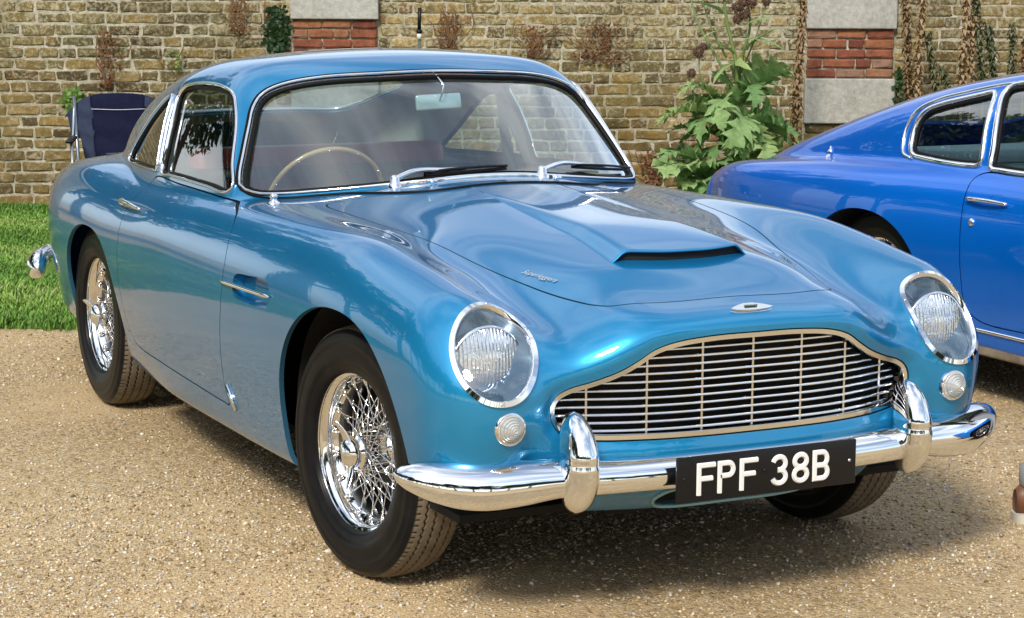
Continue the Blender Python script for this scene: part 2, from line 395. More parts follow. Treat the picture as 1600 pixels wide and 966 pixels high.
def split(M_, g, B):
    V = M_.V; v = g(V); v = np.where(np.abs(v) < 1e-6, 1e-6, v); s = v < 0
    if not s.any(): return Sh(V[:0], np.zeros((0, 4), int), []), M_
    sQ = s[M_.Q].sum(1) if len(M_.Q) else np.zeros(0, int)
    Qi = M_.Q[sQ == 4]; Qo = M_.Q[sQ == 0]; mixed = M_.Q[(sQ > 0) & (sQ < 4)].tolist(); Xi = []; Xo = []
    for p in M_.X:
        c = sum(bool(s[i]) for i in p)
        if c == len(p): Xi.append(p)
        elif c == 0: Xo.append(p)
        else: mixed.append(p)
    ed = {}; ea = []; n0 = len(V)
    for p in mixed:
        A = []; C = []; m = len(p)
        for a in range(m):
            i, j = p[a], p[(a+1) % m]; (A if s[i] else C).append(i)
            if s[i] != s[j]:
                key = (min(i, j), max(i, j))
                if key not in ed: ed[key] = n0+len(ea); ea.append(key)
                A.append(ed[key]); C.append(ed[key])
        if len(A) > 2: Xi.append(A)
        if len(C) > 2: Xo.append(C)
    if ea:
        ea = np.array(ea); t = v[ea[:, 0]]/(v[ea[:, 0]]-v[ea[:, 1]]); P = V[ea[:, 0]]+t[:, None]*(V[ea[:, 1]]-V[ea[:, 0]])
        for _ in range(3):
            G = np.stack([(g(P+e)-g(P-e))/.002 for e in np.eye(3)*.001], -1); f = g(P); n = B.normal(P); G -= n*(G*n).sum(1)[:, None]
            st = f/np.maximum((G*G).sum(1), .2); P = P-G*np.clip(st, -.006, .006)[:, None]; P = B.proj(P, 1)
        V = np.concatenate([V, P])
    return Sh(V, Qi, Xi).compact(), Sh(V, Qo, Xo).compact()
def cut(M_, g, B, gap=.0022):
    """-> (inside piece, rest), separated by a panel gap"""
    if gap == 0: return split(M_, g, B)
    a, _ = split(M_, lambda P: g(P)+gap, B); _, b = split(M_, lambda P: g(P)-gap, B); return a, b
def panel(name, M_, B, mats, parent, flange=.012, offset=0, fdep=None, **k):
    """smooth panel with exact surface normals and inward-turned edges"""
    V = M_.V; n = B.normal(V); F = M_.faces(); V1 = V+n*offset; VV = [V1]; NN = [n]; F1 = list(F); mi = [0]*len(F1)
    if flange or fdep is not None:
        ed = {}
        for p in F:
            m = len(p)
            for a in range(m):
                i, j = p[a], p[(a+1) % m]
                if (j, i) in ed: del ed[(j, i)]
                else: ed[(i, j)] = 1
        E_ = np.array(list(ed.keys())) if ed else np.zeros((0, 2), int)
        if len(E_):
            dp = np.full(len(E_), flange) if fdep is None else fdep(V[E_[:, 0]]); dp = dp[:, None]
            a, b = V1[E_[:, 0]], V1[E_[:, 1]]; na, nb = n[E_[:, 0]], n[E_[:, 1]]
            fn = np.cross(b-a, na); fn /= np.maximum(np.linalg.norm(fn, axis=1), 1e-9)[:, None]
            # average the edge normals at shared vertices
            sm = np.zeros_like(V); np.add.at(sm, E_[:, 0], fn); np.add.at(sm, E_[:, 1], fn); sm /= np.maximum(np.linalg.norm(sm, axis=1), 1e-9)[:, None]
            fa, fb = sm[E_[:, 0]], sm[E_[:, 1]]; q = len(V); m = len(E_)
            # duplicates: a, b (top) and a', b' (deep)
            VV += [a, b, b-nb*dp, a-na*dp]; NN += [fa, fb, fb, fa]
            ii = np.arange(m)
            F1 += np.stack([q+m+ii, q+ii, q+3*m+ii, q+2*m+ii], -1).tolist(); mi += [len(mats)-1 if isinstance(mats, list) else 0]*m
    me = mesh(name, np.concatenate(VV), F1, mats, normals=np.concatenate(NN), midx=mi)
    return obj(name, me, parent, **k)
def sweep(mb, P, Nn, prof, closed=True):
    """prof: list of (side, out) offsets; Nn outward normals"""
    P = np.asarray(P); T = (np.roll(P, -1, 0)-np.roll(P, 1, 0)) if closed else np.gradient(P, axis=0)
    T /= np.linalg.norm(T, axis=1)[:, None]; Nn = Nn-T*(Nn*T).sum(1)[:, None]; Nn /= np.linalg.norm(Nn, axis=1)[:, None]; S_ = np.cross(Nn, T)
    n = len(prof); m = len(P); V = np.concatenate([P[:, None]+S_[:, None]*np.array([p[0] for p in prof])[None, :, None]+Nn[:, None]*np.array([p[1] for p in prof])[None, :, None]]).reshape(-1, 3)
    F = []
    for i in range(m if closed else m-1):
        j = (i+1) % m
        for k in range(n): F.append([i*n+k, j*n+k, j*n+(k+1) % n, i*n+(k+1) % n])
    if not closed: F.append(list(range(n))); F.append([(m-1)*n+k for k in range(n)][::-1])
    return mb.add(V, F)
def dome(w, h, n=7, base=-.002):
    t = np.linspace(0, np.pi, n); return [(-np.cos(a)*w/2, max(np.sin(a)**.8*h, base)) for a in t][::1]+[(w/2, base-.004), (-w/2, base-.004)]
def flatp(w, h): return [(-w/2, -.004), (-w/2, h*.6), (-w/2*.8, h), (w/2*.8, h), (w/2, h*.6), (w/2, -.004)]
def on_side(B, xz, side, y0=1.3):
    xz = np.asarray(xz); O = np.stack([xz[:, 0], np.full(len(xz), side*y0), xz[:, 1]], -1); P = B.cast(O, (0, -side, 0), 0, y0-.2, 50)
    return P, B.normal(P)
def on_front(B, yz, x0=1.1, deep=2.9, n=110):
    yz = np.asarray(yz); O = np.stack([np.full(len(yz), x0), yz[:, 0], yz[:, 1]], -1); P = B.cast(O, (-1, 0, 0), 0, deep, n)
    return P, B.normal(P)
def on_top(B, xy, z0=1.6):
    xy = np.asarray(xy); O = np.stack([xy[:, 0], xy[:, 1], np.full(len(xy), z0)], -1); P = B.cast(O, (0, 0, -1), 0, 1.3, 60)
    return P, B.normal(P)

# ---------------------------------------------------------------- materials
MATS = {}
def mat(name, col=(.5, .5, .5), rough=.5, metal=0., **k):
    m = bpy.data.materials.new(name); m.use_nodes = True; b = m.node_tree.nodes['Principled BSDF']
    b.inputs['Base Color'].default_value = (*col, 1); b.inputs['Roughness'].default_value = rough; b.inputs['Metallic'].default_value = metal
    for a, v in k.items():
        a = {'coat': 'Coat Weight', 'coatr': 'Coat Roughness', 'ior': 'IOR', 'spec': 'Specular IOR Level', 'trans': 'Transmission Weight', 'sheen': 'Sheen Weight', 'sss': 'Subsurface Weight'}[a]
        b.inputs[a].default_value = v
    MATS[name] = m; return m
def nodes(m):
    nt = m.node_tree; return nt, nt.nodes['Principled BSDF'], nt.links.new
def noise(nt, vec, scale, detail=4, rough=.5, dist=0):
    n = N(nt, 'ShaderNodeTexNoise'); n.inputs['Scale'].default_value = scale; n.inputs['Detail'].default_value = detail; n.inputs['Roughness'].default_value = rough; n.inputs['Distortion'].default_value = dist
    if vec is not None: nt.links.new(vec, n.inputs['Vector'])
    return n
def ramp(nt, src, stops):
    r = N(nt, 'ShaderNodeValToRGB'); e = r.color_ramp.elements
    while len(e) < len(stops): e.new(.5)
    for q, (p, c) in zip(e, stops): q.position = p; q.color = (*c, 1) if len(c) == 3 else c
    nt.links.new(src, r.inputs[0]); return r
def mixc(nt, fac, a, b, mode='MIX'):
    m = N(nt, 'ShaderNodeMix', data_type='RGBA', blend_type=mode)
    for s, v in ((0, fac), (6, a), (7, b)):
        if hasattr(v, 'links'): nt.links.new(v, m.inputs[s])
        elif s == 0: m.inputs[0].default_value = v
        else: m.inputs[s].default_value = (*v, 1)
    return m.outputs[2]
def bump(nt, h, strength, dist, normal=None):
    b = N(nt, 'ShaderNodeBump'); b.inputs['Strength'].default_value = strength; b.inputs['Distance'].default_value = dist; nt.links.new(h, b.inputs['Height'])
    if normal is not None: nt.links.new(normal, b.inputs['Normal'])
    return b.outputs[0]
def simple_noise(name, c1, c2, scale, rough=.6, metal=0, bumpd=0, bscale=None, **k):
    m = mat(name, c1, rough, metal, **k); nt, b, L = nodes(m); tc = N(nt, 'ShaderNodeTexCoord')
    n = noise(nt, tc.outputs['Object'], scale, 5, .6); r = ramp(nt, n.outputs[0], [(.32, c1), (.68, c2)]); L(r.outputs[0], b.inputs['Base Color'])
    if bumpd: n2 = noise(nt, tc.outputs['Object'], bscale or scale*3, 4, .6); L(bump(nt, n2.outputs[0], 1, bumpd), b.inputs['Normal'])
    return m

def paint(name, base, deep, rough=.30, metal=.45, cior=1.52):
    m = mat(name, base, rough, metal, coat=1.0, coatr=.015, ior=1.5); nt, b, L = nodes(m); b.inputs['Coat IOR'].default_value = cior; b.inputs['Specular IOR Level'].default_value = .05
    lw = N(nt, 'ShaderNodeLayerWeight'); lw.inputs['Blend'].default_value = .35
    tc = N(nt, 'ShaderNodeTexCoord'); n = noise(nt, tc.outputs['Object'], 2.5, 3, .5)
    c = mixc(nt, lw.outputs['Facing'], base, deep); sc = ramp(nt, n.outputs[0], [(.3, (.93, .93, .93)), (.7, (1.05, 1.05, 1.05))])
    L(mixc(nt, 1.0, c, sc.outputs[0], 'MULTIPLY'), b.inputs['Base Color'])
    # very faint orange peel in the lacquer
    n2 = noise(nt, tc.outputs['Object'], 60, 2, .5); bo = bump(nt, n2.outputs[0], .06, .0006); L(bo, b.inputs['Coat Normal'])
    return m
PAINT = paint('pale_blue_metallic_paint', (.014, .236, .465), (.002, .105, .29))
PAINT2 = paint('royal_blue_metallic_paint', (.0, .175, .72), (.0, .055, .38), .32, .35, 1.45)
EDGE = mat('painted_panel_edge', (.02, .10, .18), .5, .3)
EDGE2 = mat('painted_royal_edge', (.002, .03, .18), .5, .3)
CHROME = mat('chrome', (.86, .87, .88), .045, 1.0)
CHROMED = mat('aged_chrome', (.78, .79, .80), .12, 1.0)
STEEL = mat('satin_steel', (.62, .62, .62), .28, 1.0)
BLACK = mat('black_void', (.006, .006, .006), .9)
SATIN = mat('satin_black', (.008, .008, .009), .45, spec=.25)
PLATE = mat('number_plate_black', (.006, .006, .007), .35, spec=.25, coat=.1)
WHITE = mat('plate_white', (.72, .72, .70), .35)
RUBBER = mat('black_rubber_seal', (.005, .005, .005), .5, spec=.12)
LEATHER = simple_noise('oxblood_leather', (.50, .095, .085), (.38, .065, .06), 9, .42, bumpd=.001, bscale=120)
CREAM = mat('cream_headlining', (.62, .62, .52), .8)
GREYL = mat('grey_green_trim', (.40, .47, .45), .7)
DARKIN = mat('dark_interior', (.02, .022, .026), .7)
WOOD = simple_noise('pale_wood_rim', (.42, .27, .12), (.30, .18, .07), 14, .25, coat=.8)
def tyre_mat():
    m = mat('tyre_rubber', (.010, .010, .011), .5, spec=.10); nt, b, L = nodes(m); tc = N(nt, 'ShaderNodeTexCoord')
    n = noise(nt, tc.outputs['Object'], 22, 4, .6); a = N(nt, 'ShaderNodeAttribute'); a.attribute_name = 'tread'
    r1 = ramp(nt, n.outputs[0], [(.3, (.006, .006, .007)), (.75, (.012, .012, .012))]); r2 = ramp(nt, n.outputs[0], [(.3, (.13, .105, .075)), (.7, (.20, .165, .12))])
    L(mixc(nt, a.outputs['Fac'], r1.outputs[0], r2.outputs[0]), b.inputs['Base Color'])
    rr = N(nt, 'ShaderNodeMapRange'); rr.inputs[3].default_value = .36; rr.inputs[4].default_value = .9; L(a.outputs['Fac'], rr.inputs[0]); L(rr.outputs[0], b.inputs['Roughness'])
    return m
TYRE = tyre_mat()
def glass(name, tint, refl=1.0, rough=0.0, veil=0.0):
    """thin clear sheet: the same mirror strength seen from either side"""
    m = bpy.data.materials.new(name); m.use_nodes = True; nt = m.node_tree; nt.nodes.clear(); L = nt.links.new
    o = N(nt, 'ShaderNodeOutputMaterial'); t = N(nt, 'ShaderNodeBsdfTransparent'); t.inputs[0].default_value = (*tint, 1)
    g = N(nt, 'ShaderNodeBsdfGlossy'); g.inputs['Roughness'].default_value = rough; g.inputs[0].default_value = (1, 1, 1, 1)
    ge = N(nt, 'ShaderNodeNewGeometry'); dt = N(nt, 'ShaderNodeVectorMath', operation='DOT_PRODUCT'); L(ge.outputs['Incoming'], dt.inputs[0]); L(ge.outputs['Normal'], dt.inputs[1])
    def mt(op, a, b_=None, **k):
        q = N(nt, 'ShaderNodeMath', operation=op, **k); L(a, q.inputs[0])
        if b_ is not None: q.inputs[1].default_value = b_
        return q.outputs[0]
    f = mt('ABSOLUTE', dt.outputs['Value']); q = N(nt, 'ShaderNodeMath', operation='SUBTRACT', use_clamp=True); q.inputs[0].default_value = 1; L(f, q.inputs[1])
    f = mt('POWER', q.outputs[0], 4.2); f = mt('MULTIPLY', f, .92); f = mt('ADD', f, .065); f = mt('MULTIPLY', f, refl, use_clamp=True)
    x = N(nt, 'ShaderNodeMixShader'); L(f, x.inputs[0]); L(t.outputs[0], x.inputs[1]); L(g.outputs[0], x.inputs[2])
    if veil:     # film of pale colour standing in for a bright reflection, in faint upright streaks
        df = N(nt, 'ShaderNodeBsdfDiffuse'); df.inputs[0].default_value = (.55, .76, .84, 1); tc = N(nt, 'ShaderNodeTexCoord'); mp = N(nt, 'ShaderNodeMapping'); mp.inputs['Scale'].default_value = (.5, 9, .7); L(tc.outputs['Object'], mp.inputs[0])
        nz = noise(nt, mp.outputs[0], 1.6, 3, .5); mr = N(nt, 'ShaderNodeMapRange'); mr.inputs[1].default_value = .35; mr.inputs[2].default_value = .7; mr.inputs[3].default_value = veil*.35; mr.inputs[4].default_value = veil*1.7; L(nz.outputs[0], mr.inputs[0])
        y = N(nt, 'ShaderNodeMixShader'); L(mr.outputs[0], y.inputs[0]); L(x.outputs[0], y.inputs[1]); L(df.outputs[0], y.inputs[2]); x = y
    L(x.outputs[0], o.inputs[0]); return m
GLASS = glass('window_glass', (.66, .75, .71), 1.1)
SCREEN = glass('windscreen_glass', (.84, .94, .92), 2.3, veil=.022)
CLEAR = glass('lamp_cover_glass', (.95, .97, .98), 1.2)
def fluted(name, col, rough, trans, metal, dirv, scale, dist):
    m = mat(name, col, rough, metal, trans=trans, ior=1.45); nt, b, L = nodes(m); tc = N(nt, 'ShaderNodeTexCoord'); wv = N(nt, 'ShaderNodeTexWave', wave_type='BANDS', bands_direction=dirv)
    wv.inputs['Scale'].default_value = scale; wv.inputs['Distortion'].default_value = .25; L(tc.outputs['Object'], wv.inputs['Vector']); L(bump(nt, wv.outputs['Fac'], 1, dist), b.inputs['Normal']); return m
LENS = fluted('fluted_lamp_glass', (.86, .89, .93), .06, .4, .65, 'Y', 34, .0028)
IND = mat('clear_indicator_lens', (.62, .63, .62), .10, .35, trans=.2, ior=1.45)
# ================================================================= the pale blue coupe
car = empty('classic_car', (0, 0, 0), label='pale metallic blue vintage coupe with wire wheels, nearest on the gravel, black plate in front', cat='car')
def text(txt, size, extrude=.001, shear=0., font=None, bev=0):
    cu = bpy.data.curves.new('lettering', 'FONT'); cu.body = txt; cu.size = size; cu.extrude = extrude; cu.shear = shear; cu.align_x = 'CENTER'; cu.align_y = 'CENTER'; cu.resolution_u = 3; cu.bevel_depth = bev
    o = bpy.data.objects.new('lettering', cu); COL.objects.link(o); dg = bpy.context.evaluated_depsgraph_get(); me = bpy.data.meshes.new_from_object(o.evaluated_get(dg))
    bpy.data.objects.remove(o); bpy.data.curves.remove(cu); return me
SCRIPT = [text('Superleggera', .024, .0007, .45) for _ in range(2)]
BADGE = text('ASTON MARTIN', .0052, .0003)
B1 = make_coupe()
shell = nets(B1, (-3.95, -.93, .12), (.93, .93, 1.40), .0125)
def sup(xc, zc, a, b, e): return lambda x, z: (np.abs((x-xc)/a)**e+np.abs((z-zc)/b)**e)**(1/e)*min(a, b)-min(a, b)
fa = sup(.055, .335, .425, .388, 2.2); ra = sup(-2.405, .335, .385, .34, 2.35)
_, shell = split(shell, lambda P: np.maximum(np.minimum(fa(P[:, 0], P[:, 2]), ra(P[:, 0], P[:, 2])), .50-np.abs(P[:, 1])), B1)
_, shell = split(shell, lambda P: np.maximum(P[:, 2]-.262-.03*np.abs(P[:, 1]), np.abs(P[:, 1])-.73), B1)        # open underside
_, shell = split(shell, lambda P: np.maximum(np.maximum(P[:, 2]-.345, .42-np.abs(P[:, 1])), .30-P[:, 0]), B1)
# outlines (all in metres)
def sym(h): h = np.array(h); return np.concatenate([h, (h*[-1, 1])[::-1]]) if h[0][0] != 0 else np.concatenate([h, (h[1:-1]*[-1, 1])[::-1]])
GR = catmull(sym(GRH), 6)
GRI = resample(GR, .012)
def grow(P, dd):
    T = np.roll(P, -1, 0)-np.roll(P, 1, 0); T /= np.linalg.norm(T, axis=1)[:, None]; return P+np.stack([-T[:, 1], T[:, 0]], -1)*dd*(1 if area(P) < 0 else -1)
def area(P): x, y = P.T; return .5*np.sum(x*np.roll(y, -1)-y*np.roll(x, -1))
GRO = grow(GRI, .009)
HLC = np.array([.632, .651, .692]); HLW = np.array([.82, .20, .52]); HLW /= np.linalg.norm(HLW); HE1 = np.cross([0, 0, 1.], HLW); HE1 /= np.linalg.norm(HE1); HE2 = np.cross(HLW, HE1); HRA, HRB = .099, .129
def hl_g(P, s, grow_=0.):
    q = P*[1, s, 1]-HLC; a, b_, w_ = q@HE1, q@HE2, q@HLW
    return np.maximum((np.sqrt((a/(HRA+grow_))**2+(b_/(HRB+grow_))**2)-1)*HRA, -.17-w_)
def hl_ring(s, grow_=0., n=110):
    th = np.linspace(0, 2*np.pi, n, endpoint=False); O = HLC+HE1*((HRA+grow_)*np.cos(th))[:, None]+HE2*((HRB+grow_)*np.sin(th))[:, None]+HLW*.35
    P = B1.cast(O*[1, s, 1], -HLW*[1, s, 1], 0, .6, 120); return P, B1.normal(P)
WS = catmull(sym([(0, .962), (.15, .957), (.33, .938), (.50, .920), (.60, .909), (.65, .909), (.677, .925), (.672, .955), (.645, 1.02), (.608, 1.10), (.580, 1.155), (.545, 1.193), (.486, 1.221), (.373, 1.243), (.18, 1.255), (0, 1.260)]), 6)
RS = catmull(sym([(0, -2.32), (.25, -2.34), (.42, -2.40), (.455, -2.48), (.43, -2.62), (.39, -2.76), (.33, -2.84), (.15, -2.87), (0, -2.88)])[:, ::-1], 6)   # (x, y)
DG = catmull([(-1.12, .910), (-1.3, .911), (-1.5, .912), (-1.70, .911), (-1.822, .912), (-1.835, .99), (-1.855, 1.08), (-1.885, 1.165), (-1.86, 1.188), (-1.78, 1.203), (-1.6, 1.214), (-1.44, 1.211), (-1.345, 1.195), (-1.29, 1.155), (-1.23, 1.09), (-1.16, .99), (-1.11, .925)], 6)
QG = catmull([(-1.895, .912), (-1.92, 1.0), (-1.945, 1.08), (-1.968, 1.155), (-1.995, 1.158), (-2.07, 1.135), (-2.195, 1.075), (-2.33, .998), (-2.44, .935), (-2.475, .908), (-2.455, .898), (-2.3, .900), (-2.1, .905), (-1.95, .909)], 6)
DR = catmull([(-1.06, .888), (-.99, .880), (-.90, .862), (-.845, .830), (-.81, .765), (-.806, .69), (-.818, .605), (-.845, .486), (-.858, .385), (-.853, .335), (-.84, .309), (-.90, .307), (-1.2, .313), (-1.54, .321), (-1.83, .326), (-1.90, .345), (-1.945, .42), (-1.965, .52), (-1.965, .65), (-1.95, .78), (-1.925, .872), (-1.90, .889), (-1.6, .893), (-1.3, .893)], 6)
BN = catmull(sym([(0, .628), (.15, .625), (.26, .612), (.318, .592), (.343, .553), (.362, .50), (.395, .40), (.425, .28), (.452, .15), (.478, .03), (.508, -.15), (.535, -.35), (.552, -.55), (.555, -.68), (.535, -.725), (.48, -.735), (.3, -.68), (.15, -.655), (0, -.65)])[:, ::-1], 6)  # (x, y)
BT = catmull(sym([(0, -2.98), (.3, -2.99), (.40, -3.03), (.43, -3.12), (.43, -3.4), (.40, -3.6), (.35, -3.68), (0, -3.72)])[:, ::-1], 6)
VT = catmull([(-.712, .662), (-.716, .70), (-.70, .716), (-.6, .726), (-.47, .731), (-.428, .722), (-.413, .69), (-.425, .662), (-.45, .654), (-.6, .650), (-.69, .652)], 6)
IN = catmull(sym([(0, .335), (.17, .334), (.215, .322), (.232, .30), (.215, .280), (.17, .270), (0, .266)]), 6)
X, Y, Z = (lambda P: P[:, 0]), (lambda P: P[:, 1]), (lambda P: P[:, 2])
_, shell = split(shell, lambda P: np.maximum(sdf(GRO, Y(P), Z(P)), .45-X(P)), B1)
_, shell = split(shell, lambda P: np.maximum(sdf(IN, Y(P), Z(P)), .40-X(P)), B1)
covers = []
for s in (-1, 1):
    c, shell = split(shell, lambda P: hl_g(P, s), B1); covers.append(c)
screen, shell = split(shell, lambda P: np.maximum(sdf(WS, Y(P), Z(P)), -1.5-X(P)), B1)
rscreen, shell = split(shell, lambda P: np.maximum(sdf(RS, X(P), Y(P)), .9-Z(P)), B1)
dglass, qglass, doors, vents = [], [], [], []
for s in (-1, 1):
    g, shell = split(shell, lambda P: np.maximum(sdf(DG, X(P), Z(P)), .4-s*Y(P)), B1); dglass.append(g)
    g, shell = split(shell, lambda P: np.maximum(sdf(QG, X(P), Z(P)), .3-s*Y(P)), B1); qglass.append(g)
    g, shell = split(shell, lambda P: np.maximum(sdf(VT, X(P), Z(P)), .6-s*Y(P)), B1); vents.append(g)
    g, shell = cut(shell, lambda P: np.maximum(sdf(DR, X(P), Z(P)), .5-s*Y(P)), B1, .0024); doors.append(g)
bonnet, shell = cut(shell, lambda P: np.maximum(sdf(BN, X(P), Y(P)), .6-Z(P)), B1, .0024)
boot, shell = cut(shell, lambda P: np.maximum(sdf(BT, X(P), Y(P)), .55-Z(P)), B1, .0024)
def fdep(P):
    dgr = (P[:, 0] > .55) & (P[:, 2] > .44) & (np.abs(P[:, 1]) < .54) & (P[:, 2] < .73)
    return np.where(dgr, .04, .014)
body = panel('body', shell, B1, [PAINT, EDGE], car, fdep=fdep, label='pale blue painted body shell')
for g in doors: panel('door', g, B1, [PAINT, EDGE], car, .014)
bonnet_o = panel('bonnet', bonnet, B1, [PAINT, EDGE], car, .014)
panel('boot_lid', boot, B1, [PAINT, EDGE], car, .014)
for g in covers: panel('headlamp_cover', g, B1, CLEAR, car, 0, offset=-.004)
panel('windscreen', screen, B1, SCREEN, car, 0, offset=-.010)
panel('rear_window', rscreen, B1, GLASS, car, 0, offset=-.008)
for g in dglass: panel('door_window', g, B1, GLASS, car, 0, offset=-.012)
for g in qglass: panel('quarter_window', g, B1, GLASS, car, 0, offset=-.008)
# dark sheet just under the shut lines so nothing shines through the gaps
for s in (-1, 1):
    P, Nn = on_side(B1, resample(DR, .02), s); mb = MB(); sweep(mb, P-Nn*.013, Nn, [(-.014, 0), (-.014, .0015), (.014, .0015), (.014, 0)]); mb.obj('door_seal', BLACK, car, False)
P, Nn = on_top(B1, resample(BN, .02)); mb = MB(); sweep(mb, P-Nn*.013, Nn, [(-.014, 0), (-.014, .0015), (.014, .0015), (.014, 0)]); mb.obj('bonnet_seal', BLACK, car, False)
# cabin lining: the roof and pillars seen from inside
lin = Sh(shell.V, shell.Q, shell.X); keep, _ = split(lin, lambda P: np.maximum(.875-Z(P), np.maximum(X(P)+.98, -3.05-X(P))), B1)
n = B1.normal(keep.V); me = mesh('headlining', keep.V-n*.016, [f[::-1] for f in keep.faces()], [CREAM, DARKIN], normals=-n)
hv = keep.V
ctr = np.array([hv[f].mean(0) for f in keep.faces()]); me.polygons.foreach_set('material_index', ((ctr[:, 0] > -1.75) & (ctr[:, 2] > 1.27)).astype(np.int32)); obj('headlining', me, car)
# side vents: a sunken bucket with a chrome strake
for s, g in zip((-1, 1), vents):
    nb = B1.normal(g.V); V = g.V-nb*.035; mb = MB(); mb.add(V, g.faces())
    P, Nn = on_side(B1, resample(VT, .012), s); q = P-Nn*.035; m = len(P)
    mb.add(np.concatenate([P, q]), [[i, (i+1) % m, m+(i+1) % m, m+i][::s] for i in range(m)])
    v = mb.obj('side_vent', PAINT, car, 'auto')
    P, Nn = on_side(B1, [(x, .684+.008*(x+.8)/.4) for x in np.linspace(-.806, -.398, 24)], s)
    rr = .0065*np.minimum(1, np.minimum(np.linspace(.3, 12, 24), np.linspace(12, .3, 24)))
    MB().tube(P+Nn*.007, rr, 8).obj('strake', CHROME, v)
    P, Nn = on_side(B1, [(-.832+.010, .372), (-.79+.010, .302)], s)
    mbb = MB(); mbb.tube([P[0]+Nn[0]*.003, P[1]+Nn[1]*.003], .008, 4); mbb.obj('sill_badge', CHROMED, car)
# door handles
for s in (-1, 1):
    P, Nn = on_side(B1, [(x, .792) for x in np.linspace(-2.02, -1.75, 14)], s); t = np.linspace(0, 1, 14)
    off = .012+.016*np.sin(np.pi*np.clip(t*1.15, 0, 1))**.7
    mb = MB(); mb.tube(P+Nn*off[:, None], .0105*(1-.55*t), 8)
    mb.tube([P[0]-Nn[0]*.01, P[0]+Nn[0]*.014], .012, 10); mb.tube([P[5]-Nn[5]*.01, P[5]+Nn[5]*.02], .007, 8); mb.obj('door_handle', CHROME, car)
# chrome frames round the glass
mb = MB(); P, Nn = on_front(B1, resample(WS, .016)); sweep(mb, P+Nn*.002, Nn, dome(.009, .010)); frame = mb.obj('windscreen_frame', CHROME, car)
mb = MB(); P, Nn = on_front(B1, resample(grow(WS, .007), .016)); sweep(mb, P, Nn, dome(.008, .006)); mb.obj('outer_seal', RUBBER, frame)
mb = MB(); P, Nn = on_front(B1, resample(grow(WS, -.010), .016)); sweep(mb, P-Nn*.003, Nn, dome(.012, .007)); mb.obj('rubber_seal', RUBBER, frame)
mb = MB(); P, Nn = on_top(B1, resample(RS, .016)); sweep(mb, P, Nn, dome(.014, .010)); mb.obj('rear_window_frame', CHROME, car)
for s in (-1, 1):
    for nm, ol, wdt in (('door_window_frame', DG, .011), ('quarter_window_frame', QG, .007)):
        mb = MB(); P, Nn = on_side(B1, resample(ol, .014), s); sweep(mb, P, Nn, dome(wdt, .010)); f = mb.obj(nm, CHROME, car)
        mb = MB(); P, Nn = on_side(B1, resample(grow(ol, -.009), .014), s); sweep(mb, P-Nn*.006, Nn, dome(.009, .005)); mb.obj('rubber_seal', RUBBER, f)
# bonnet scoop
def bt(x, y): return on_top(B1, np.stack([x, y], -1))[0][:, 2]
nxs, nbs = 70, 41; xs = np.linspace(-.62, .412, nxs); bs = np.linspace(-1.22, 1.22, nbs)
hw = np.interp(xs, [-.62, .1, .412], [.128, .152, .178]); hh = .031*sstep((xs+.62)/1.15)**.75
XX = np.repeat(xs, nbs); BB = np.tile(bs, nxs); YY = BB*np.repeat(hw, nbs); HH = np.repeat(hh, nbs)
prof = 1-sstep((np.abs(BB)-.86)/.34); XX = XX-.055*np.clip(np.abs(BB)-.2, 0, 1)**2*sstep((XX-.2)/.25)+.05*np.clip(np.abs(BB)-.95, 0, 1)*sstep((XX-.2)/.2)
ZZ = bt(XX, YY)+HH*prof+np.where(prof < .02, -.002, .0006)
Vs = np.stack([XX, YY, ZZ], -1); G = Vs.reshape(nxs, nbs, 3)
Fq = [[i*nbs+j, (i+1)*nbs+j, (i+1)*nbs+j+1, i*nbs+j+1] for i in range(nxs-1) for j in range(nbs-1)]
lip = G[-1].copy(); c1 = lip+np.array([.004, 0, -.004]); c2 = lip+np.array([0, 0, -.009]); c3 = lip+np.array([-.07, 0, -.012]); nb0 = len(Vs)
ring = np.stack([lip, c1, c2, c3]); Vs = np.concatenate([Vs, ring.reshape(-1, 3)])
Fq += [[nb0+k*nbs+j, nb0+(k+1)*nbs+j, nb0+(k+1)*nbs+j+1, nb0+k*nbs+j+1] for k in range(3) for j in range(nbs-1)]
du = np.gradient(G, axis=0); dv = np.gradient(G, axis=1); nn = np.cross(du, dv).reshape(-1, 3); nn /= np.linalg.norm(nn, axis=1)[:, None]
n4 = nn.reshape(nxs, nbs, 3)[-1]; NNs = np.concatenate([nn, n4, n4*.5+[.86, 0, 0], n4*0+[0, 0, -1], n4*0+[0, 0, -1]])
sc = obj('bonnet_scoop', mesh('bonnet_scoop', Vs, Fq, PAINT, normals=NNs), bonnet_o)
mb = MB(); js = [j for j in range(nbs) if prof.reshape(nxs, nbs)[-1][j] > .12]; a = np.array([lip[j]+[-.012, 0, -.004] for j in js]); b = a.copy(); b[:, 2] = bt(b[:, 0], b[:, 1])+.0015
b2 = b.copy(); b2[:, 0] = lip[js][:, 0]+.002; b2[:, 2] = bt(b2[:, 0], b2[:, 1])+.0015; m = len(js)
mb.add(np.concatenate([a, b]), [[i, i+1, m+i+1, m+i] for i in range(m-1)]); mb.obj('scoop_opening', BLACK, bonnet_o)
